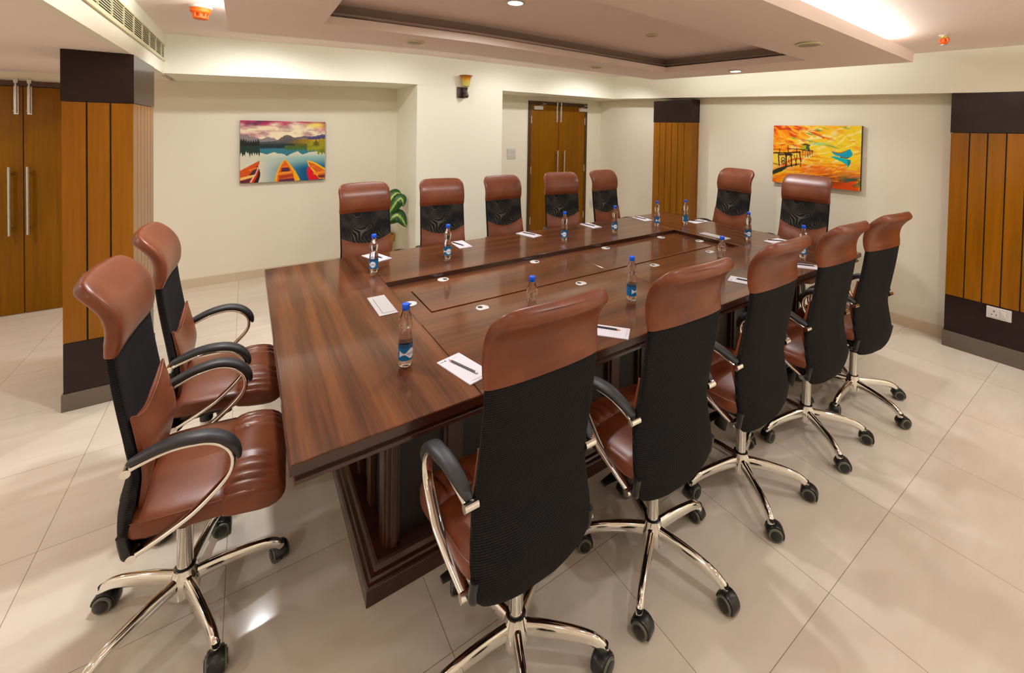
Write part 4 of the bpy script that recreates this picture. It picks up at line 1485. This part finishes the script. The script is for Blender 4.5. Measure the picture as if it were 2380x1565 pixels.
            rings.append([tuple(Vector((x_, y_, z_)) + out * (b_ + 0.0155)) for x_, y_, z_, b_ in ring])
        MB().loft(rings).build('arm_pad', M['rubber'], ar, smooth=60)
    # column, star base, casters
    MB().lathe([(0.023, 0.135), (0.023, 0.300), (0.0245, 0.302), (0.0245, 0.305)], 28).build('gas_column', M['chrome'], ch)
    MB().lathe([(0.025, 0.300), (0.026, 0.345), (0.022, 0.350)], 24).lathe([(0.028, 0.146), (0.028, 0.152), (0.024, 0.154)], 24).build('column_sleeve', M['plastic'], ch)
    base = MB().lathe([(0.034, 0.062), (0.042, 0.064), (0.043, 0.108), (0.038, 0.120), (0.031, 0.150), (0.024, 0.151)], 32).build('star_base', M['chrome'], ch)
    for k in range(5):
        a = 2 * math.pi * k / 5
        c, s = math.cos(a), math.sin(a)
        prof = curve_pts([(0.030, 0.108, 0), (0.10, 0.108, 0), (0.18, 0.101, 0), (0.235, 0.091, 0), (0.268, 0.074, 0), (0.280, 0.054, 0)], 5)
        rings = []
        N = len(prof)
        for i, q in enumerate(prof):
            t = (prof[min(i + 1, N - 1)] - prof[max(i - 1, 0)]).normalized()
            nx_, nz_ = -t.y, t.x
            f = i / (N - 1)
            hw_, hh_ = 0.0175 - 0.004 * f, 0.024 - 0.010 * f
            ring = []
            for (u, v) in superring(16, 0, 0, hw_, hh_, 2.7):
                k2 = 1.0 if v < 0 else 0.86
                r_, z_ = q.x + nx_ * v, q.y + nz_ * v
                ring.append((r_ * c - u * k2 * s, r_ * s + u * k2 * c, z_))
            rings.append(ring)
        MB().loft(rings).build('leg', M['chrome'], base, smooth=50)
    for k in range(5):
        a = 2 * math.pi * k / 5
        c, s = 0.280 * math.cos(a), 0.280 * math.sin(a)
        cast = empty_part('caster', ch)
        cast.location = (c, s, 0)
        cast.rotation_euler = (0, 0, a + (0.9, -2.2, 2.5, 0.4, -1.2)[k])
        cast['_a'] = a
        for sd in (-1, 1):
            pr = []
            wl = MB()
            y0, y1 = sd * 0.006, sd * 0.027
            def wheel_ring(r, y, n=28):
                return [(-0.012 + r * math.cos(2 * math.pi * j / n), y, 0.0285 + r * math.sin(2 * math.pi * j / n)) for j in range(n)]
            wl.loft([wheel_ring(0.0265, y0), wheel_ring(0.0285, y0 + sd * 0.004), wheel_ring(0.0285, y1 - sd * 0.005), wheel_ring(0.0262, y1)], True, True, 0)
            wl.loft([wheel_ring(0.0205, y1 - sd * 0.001), wheel_ring(0.0205, y1 + sd * 0.0015), wheel_ring(0.017, y1 + sd * 0.003)], False, True, 1)
            wl.build('wheel', [M['tyre'], M['plastic']], cast, smooth=40)
        del cast['_a']
    return ch


HOOD = None


def empty_part(name, parent):
    """caster hood: a dome between and over the twin wheels"""
    global HOOD
    mb = MB()
    n = 18
    rings = []
    for y, k in ((-0.022, 0.0), (-0.021, 0.72), (-0.016, 0.96), (0.0, 1.0), (0.016, 0.96), (0.021, 0.72), (0.022, 0.0)):
        r = 0.0285 + 0.0075 * k
        ring = []
        for j in range(n):
            th = math.radians(-28) + math.radians(206) * j / (n - 1)
            ring.append((-0.012 - r * math.cos(th), y, 0.0285 + r * math.sin(th)))
        rings.append(ring)
    mb.loft(rings, False, False, 0, closed=False)
    mb.box(-0.030, -0.005, 0.010, 0.010, 0.005, 0.058)
    mb.lathe([(0.011, 0.050), (0.011, 0.078)], 16)
    o = mb.build(name, M['plastic'], parent, smooth=50)
    so = o.modifiers.new('thick', 'SOLIDIFY')
    so.thickness = 0.0018
    return o


protoA = make_chair(M['rib'])
protoB = make_chair(M['net'], True)
protoC = protoB
used = {}
GC = 'brown leather office chairs around the conference table'


def place(proto, x, y, deg, phase, label, sc=1.0):
    c = proto if proto not in used else copy_tree(proto)
    used[proto] = 1
    c.location = (x, y, 0)
    c.rotation_euler = (0, 0, math.radians(deg))
    c.scale = (sc, sc, sc)
    rel = math.radians(phase - deg)
    k = 0
    for ch in c.children:
        nm = ch.name.split('.')[0]
        if nm == 'star_base':
            ch.rotation_euler = (0, 0, rel)
        elif nm == 'caster':
            a = rel + 2 * math.pi * k / 5
            ch.location = (0.280 * math.cos(a), 0.280 * math.sin(a), 0)
            ch.rotation_euler = (0, 0, ch.rotation_euler.z + rel)
            k += 1
    tag(c, label, 'office chair', GC)
    return c


chairs = [
    (protoA, 0.600, -0.185, 90, -39, 'nearest chair, its mesh back to the camera, beside the lined notepad with grey pencil'),
    (protoA, 1.215, -0.200, 88, -3, 'second chair from the camera along the near side of the table'),
    (protoA, 1.840, -0.195, 90, 20, 'third chair from the camera along the near side of the table'),
    (protoA, 2.485, -0.200, 87, 20, 'fourth chair from the camera along the near side of the table'),
    (protoA, 3.055, -0.225, 84, 38, 'farthest chair along the near side, overlapping the right wall skirting'),
    (protoA, -0.266, 0.575, -4, 2, 'front chair of the two at the left end, armrests in side view'),
    (protoA, -0.245, 1.195, -2, 25, 'rear chair of the two at the left end, beside the left clad pillar'),
    (protoB, 0.690, 2.165, -86, 36, 'leftmost chair on the far side, in front of the potted plant'),
    (protoB, 1.295, 2.165, -98, 36, 'chair on the far side in front of the pilaster, right of the potted plant'),
    (protoB, 1.925, 2.165, -90, 36, 'chair on the far side below and right of the wall sconce, before the switch plate'),
    (protoB, 2.590, 2.165, -103, 36, 'chair on the far side in front of the far wooden double door'),
    (protoB, 3.235, 2.165, -88, 36, 'chair on the far side right of the far wooden door, by the corner pillar'),
    (protoC, 3.975, 1.290, 173, 18, 'chair at the far right end, left of the orange painting'),
    (protoC, 3.975, 0.555, 184, 18, 'chair at the far right end, directly below the orange painting'),
]
for i, (p, x, y, d, ph, lb) in enumerate(chairs):
    place(p, x, y, d, ph, lb, 1.06 if i >= 12 else 1.0)

# ------------------------------------------------------------------ water bottles
def text_mesh(body, size):
    cu = bpy.data.curves.new('lettering_source', 'FONT')
    cu.body = body
    cu.size = size
    cu.align_x = 'CENTER'
    cu.align_y = 'CENTER'
    cu.resolution_u = 3
    o = bpy.data.objects.new('lettering_source', cu)
    COL.objects.link(o)
    dg = bpy.context.evaluated_depsgraph_get()
    dg.update()
    me = o.evaluated_get(dg).to_mesh()
    vs = [tuple(v.co) for v in me.vertices]
    fs = [tuple(p.vertices) for p in me.polygons]
    bpy.data.objects.remove(o)
    bpy.data.curves.remove(cu)
    return vs, fs


def bend(vs, r, z0, a0=0.0):
    """wrap flat (x right, y up) coordinates round a cylinder; the front looks along +X rotated by a0"""
    out = []
    for x, y, *_ in vs:
        a = a0 + x / r
        out.append((r * math.cos(a), r * math.sin(a), z0 + y))
    return out


def strip_poly(top, bot):
    """polygon strip between two outlines sampled at the same x"""
    vs, fs = [], []
    for (x, yt), (_, yb) in zip(top, bot):
        vs += [(x, yb), (x, yt)]
    for i in range(len(top) - 1):
        fs.append((2 * i, 2 * i + 2, 2 * i + 3, 2 * i + 1))
    return vs, fs


def make_bottle():
    e = empty('water_bottle')
    prof = [(0.004, 0.006), (0.014, 0.003), (0.0205, 0.0), (0.0245, 0.004), (0.0262, 0.014), (0.0264, 0.028), (0.0264, 0.088), (0.0258, 0.100), (0.0240, 0.114), (0.0218, 0.125), (0.0207, 0.133), (0.0216, 0.141), (0.0240, 0.150), (0.0256, 0.159), (0.0256, 0.168), (0.0238, 0.178), (0.0204, 0.188), (0.0168, 0.197), (0.0140, 0.206), (0.0128, 0.213), (0.0126, 0.226), (0.004, 0.2265)]

    def foot(a, z):
        if z < 0.028:
            return 1 - 0.10 * (1 - z / 0.028) * (0.5 + 0.5 * math.cos(5 * a))
        return 1
    MB().lathe(prof, 40, mod=foot).build('bottle_body', M['pet'], e, smooth=60)
    MB().lathe([(0.0135, 0.2135), (0.0145, 0.2145), (0.0145, 0.233), (0.0132, 0.236), (0.001, 0.2362)], 36, mod=lambda a, z: 1 + (0.012 * math.cos(18 * a) if z < 0.234 else 0)).build('cap', M['capblue'], e, smooth=50)
    R = 0.0269
    lab = MB().lathe([(0.0265, 0.028), (R, 0.028), (R, 0.076), (0.0265, 0.076)], 48, cap=False).build('label', M['labelblue'], e, smooth=40)
    MB().lathe([(0.0265, 0.076), (R - 0.0001, 0.076), (R - 0.0002, 0.091), (0.0265, 0.091)], 48, cap=False).build('label_band', M['labeldeep'], lab, smooth=40)
    n = 24
    # white almond that carries the lettering, with a tail sweeping to the left
    xs_ = lin(-0.044, 0.0195, 60)
    top, bot = [], []
    for x in xs_:
        t = clamp((x + 0.026) / 0.0455)
        hgt = 0.0188 * math.sin(math.pi * t ** 1.35) ** 1.15 if 0 < t < 1 else 0.0
        if t > 0.6:
            hgt = 0.0188 * max(1 - ((t - 0.6) / 0.4) ** 2, 0) ** 0.5
        tail = 0.003 + 0.011 * clamp((-x - 0.025) / 0.02) ** 1.5 if x < 0.0 else 0.0
        hgt = max(hgt, tail)
        top.append((x, hgt)); bot.append((x, -hgt))
    vs, fs = strip_poly(top, bot)
    MB().add(bend(vs, R + 0.0003, 0.0535), fs).build('emblem', M['labelwhite'], lab, smooth=0)
    vs, fs = text_mesh('kinley', 0.0135)
    vs = [(v[0] + 0.0015, v[1], 0) for v in vs]
    MB().add(bend(vs, R + 0.0006, 0.0535), fs).build('lettering', M['navy'], lab, smooth=0)
    # small print panel on the other side
    mb = MB()
    for k in range(5):
        vs, fs = strip_poly([(x, 0.0012) for x in lin(-0.011, 0.008 - 0.002 * (k % 2), 8)], [(x, 0.0) for x in lin(-0.011, 0.008 - 0.002 * (k % 2), 8)])
        mb.add(bend(vs, R + 0.0003, 0.068 - 0.0042 * k, 2.45), fs)
    vs, fs = strip_poly([(x, 0.014) for x in lin(0.014, 0.018, 4)], [(x, 0.0) for x in lin(0.014, 0.018, 4)])
    mb.add(bend(vs, R + 0.0003, 0.042, 2.45), fs)
    mb.build('small_print', M['labelwhite'], lab, smooth=0)
    return e


bottle = make_bottle()
GB = 'water bottles on the conference table'
# x, y, direction the emblem faces (degrees)
def face_cam(x, y, off):
    return math.atan2(CAM.y - y, CAM.x - x) + math.radians(off)


bottles = [
    (0.402, 0.325, 42, 'nearest water bottle, left of the lined notepad'),
    (0.975, 0.325, 60, 'water bottle partly hidden behind the nearest chair headrest'),
    (1.600, 0.305, 95, 'water bottle beside the second near-side chair headrest'),
    (2.430, 0.310, -60, 'water bottle between the second and third near-side chair headrests'),
    (3.262, 0.188, 0, 'water bottle behind the third near-side headrest, before the last right chair'),
    (0.556, 1.487, -18, 'water bottle at the far left, in front of the leftmost far-side chair'),
    (1.051, 1.517, 12, 'water bottle in front of the far-side chair by the pilaster'),
    (2.046, 1.487, -5, 'water bottle in front of the chair before the far wooden door'),
    (2.607, 1.482, 8, 'water bottle in front of the rightmost far-side chair'),
    (3.146, 1.464, 70, 'left of the two water bottles before the corner pillar'),
    (3.455, 1.371, -75, 'right of the two water bottles before the corner pillar'),
    (3.402, 0.692, 10, 'water bottle between the two chairs at the right end'),
]
for i, (x, y, off, lb) in enumerate(bottles):
    b = bottle if i == 0 else copy_tree(bottle)
    b.location = (x, y, ZT)
    b.rotation_euler = (0, 0, face_cam(x, y, off))
    tag(b, lb, 'bottle', GB)

# ------------------------------------------------------------------ note pads and pencils
def make_pad():
    e = MB().box(-0.052, -0.104, 0, 0.052, 0.104, 0.0045).build('notepad', M['paper'], None, smooth=0, bevel=0.0006)
    mb = MB()
    vs, fs = [], []
    pts = []
    for k in range(14):
        t = k / 13
        a = 0.8 + 4.2 * t
        r = 0.0052 * (0.4 + 0.6 * t)
        pts.append((-0.022 + r * math.cos(a), 0.088 + r * math.sin(a), 0.0052))
    mb.tube(pts, [0.0004 + 0.0014 * math.sin(math.pi * k / 13) for k in range(14)], 0.0003, 6)
    mb.box(-0.046, 0.0865, 0.0046, -0.031, 0.0885, 0.0050)
    mb.build('printed_mark', M['ink'], e)
    mb = MB()
    for k, (a, b) in enumerate(((-0.036, 0.040), (-0.026, 0.044), (-0.012, 0.044))):
        mb.box(a, -0.090 - 0.0045 * k, 0.0046, b, -0.0885 - 0.0045 * k, 0.0050)
    mb.box(0.006, 0.083, 0.0046, 0.030, 0.084, 0.0050)
    mb.build('printed_footer', M['paleink'], e, smooth=0)
    return e


def make_pencil(mat):
    e = MB().tube([(0, -0.058, 0), (0, 0.070, 0)], 0.0040, None, 6).build('pencil', mat, None, smooth=30)
    MB().tube([(0, 0.070, 0), (0, 0.083, 0)], [0.0039, 0.0012], None, 10).build('sharpened_tip', M['rawwood'], e)
    MB().tube([(0, 0.083, 0), (0, 0.088, 0)], [0.0012, 0.0003], None, 8).build('lead', M['black'], e)
    MB().tube([(0, -0.064, 0), (0, -0.058, 0)], 0.0041, None, 10).build('end_cap', M['steel'], e)
    return e


pad = make_pad()
pencil = make_pencil(M['black'])
grey = make_pencil(M['grey_pencil'])
GP, GK = 'note pads on the conference table', 'pencils lying on the note pads'
# x, y, rotation of the pad (head of the pad points to +Y at 0), pencil rotation, pencil offset along pad, label bits
pads = [
    (0.578, 0.178, 13, 20, 0, 'lined notepad beside the nearest water bottle', 'grey pencil on the notepad beside the nearest bottle', (0.0, -0.004)),
    (1.235, 0.108, 40, -142, 0, 'notepad showing between the first and second near-side chairs', 'pencil with bare wooden tip on the notepad between the first and second near-side chairs', (0.0, 0.03)),
    (1.865, 0.215, 15, 170, 0, 'notepad whose corner peeks out left of the second near-side headrest', 'pencil on the notepad mostly hidden by the second near-side headrest', (0.0, 0.0)),
    (2.405, 0.118, 22, -160, 0, 'notepad just left of the third near-side headrest', 'pencil on the notepad just left of the third near-side headrest', (0.0, 0.0)),
    (3.038, 0.070, 35, -145, 0, 'notepad between the third and fourth near-side headrests', 'pencil on the notepad between the third and fourth near-side headrests', (0.0, 0.02)),
    (0.645, 1.792, 198, 20, 0, 'notepad in front of the leftmost far-side chair', 'pencil on the notepad in front of the leftmost far-side chair', (0.0, 0.0)),
    (1.272, 1.795, 178, 15, 0, 'notepad in front of the far-side chair by the pilaster', 'pencil on the notepad in front of the far-side chair by the pilaster', (-0.02, 0.0)),
    (1.892, 1.790, 195, 20, 0, 'notepad in front of the far-side chair under the switch plate', 'pencil on the notepad in front of the far-side chair under the switch plate', (0.01, 0.0)),
    (2.580, 1.782, 178, 12, 0, 'notepad in front of the chair before the far wooden door', 'pencil on the notepad in front of the chair before the far wooden door', (-0.005, 0.01)),
    (3.250, 1.750, 172, 10, 0, 'notepad in front of the rightmost far-side chair', 'pencil on the notepad in front of the rightmost far-side chair', (-0.005, 0.01)),
    (3.645, 1.365, 92, 40, 0, 'notepad in front of the chair left of the orange painting', 'pencil on the notepad in front of the chair left of the orange painting', (0.0, 0.0)),
    (3.560, 0.530, 86, 40, 0, 'notepad in front of the chair below the orange painting', 'pencil on the notepad in front of the chair below the orange painting', (0.0, 0.0)),
]
used_black = False
for i, (x, y, r, pr, _, l1, l2, off) in enumerate(pads):
    p = pad if i == 0 else copy_tree(pad)
    p.location = (x, y, ZT + 0.0001)
    p.rotation_euler = (0, 0, math.radians(r))
    tag(p, l1, 'notepad', GP)
    if i == 0:
        k = grey
    elif not used_black:
        k, used_black = pencil, True
    else:
        k = copy_tree(pencil)
    k.location = (x + off[0], y + off[1], ZT + 0.0086)
    k.rotation_euler = (0, 0, math.radians(pr))
    tag(k, l2, 'pencil', GK)
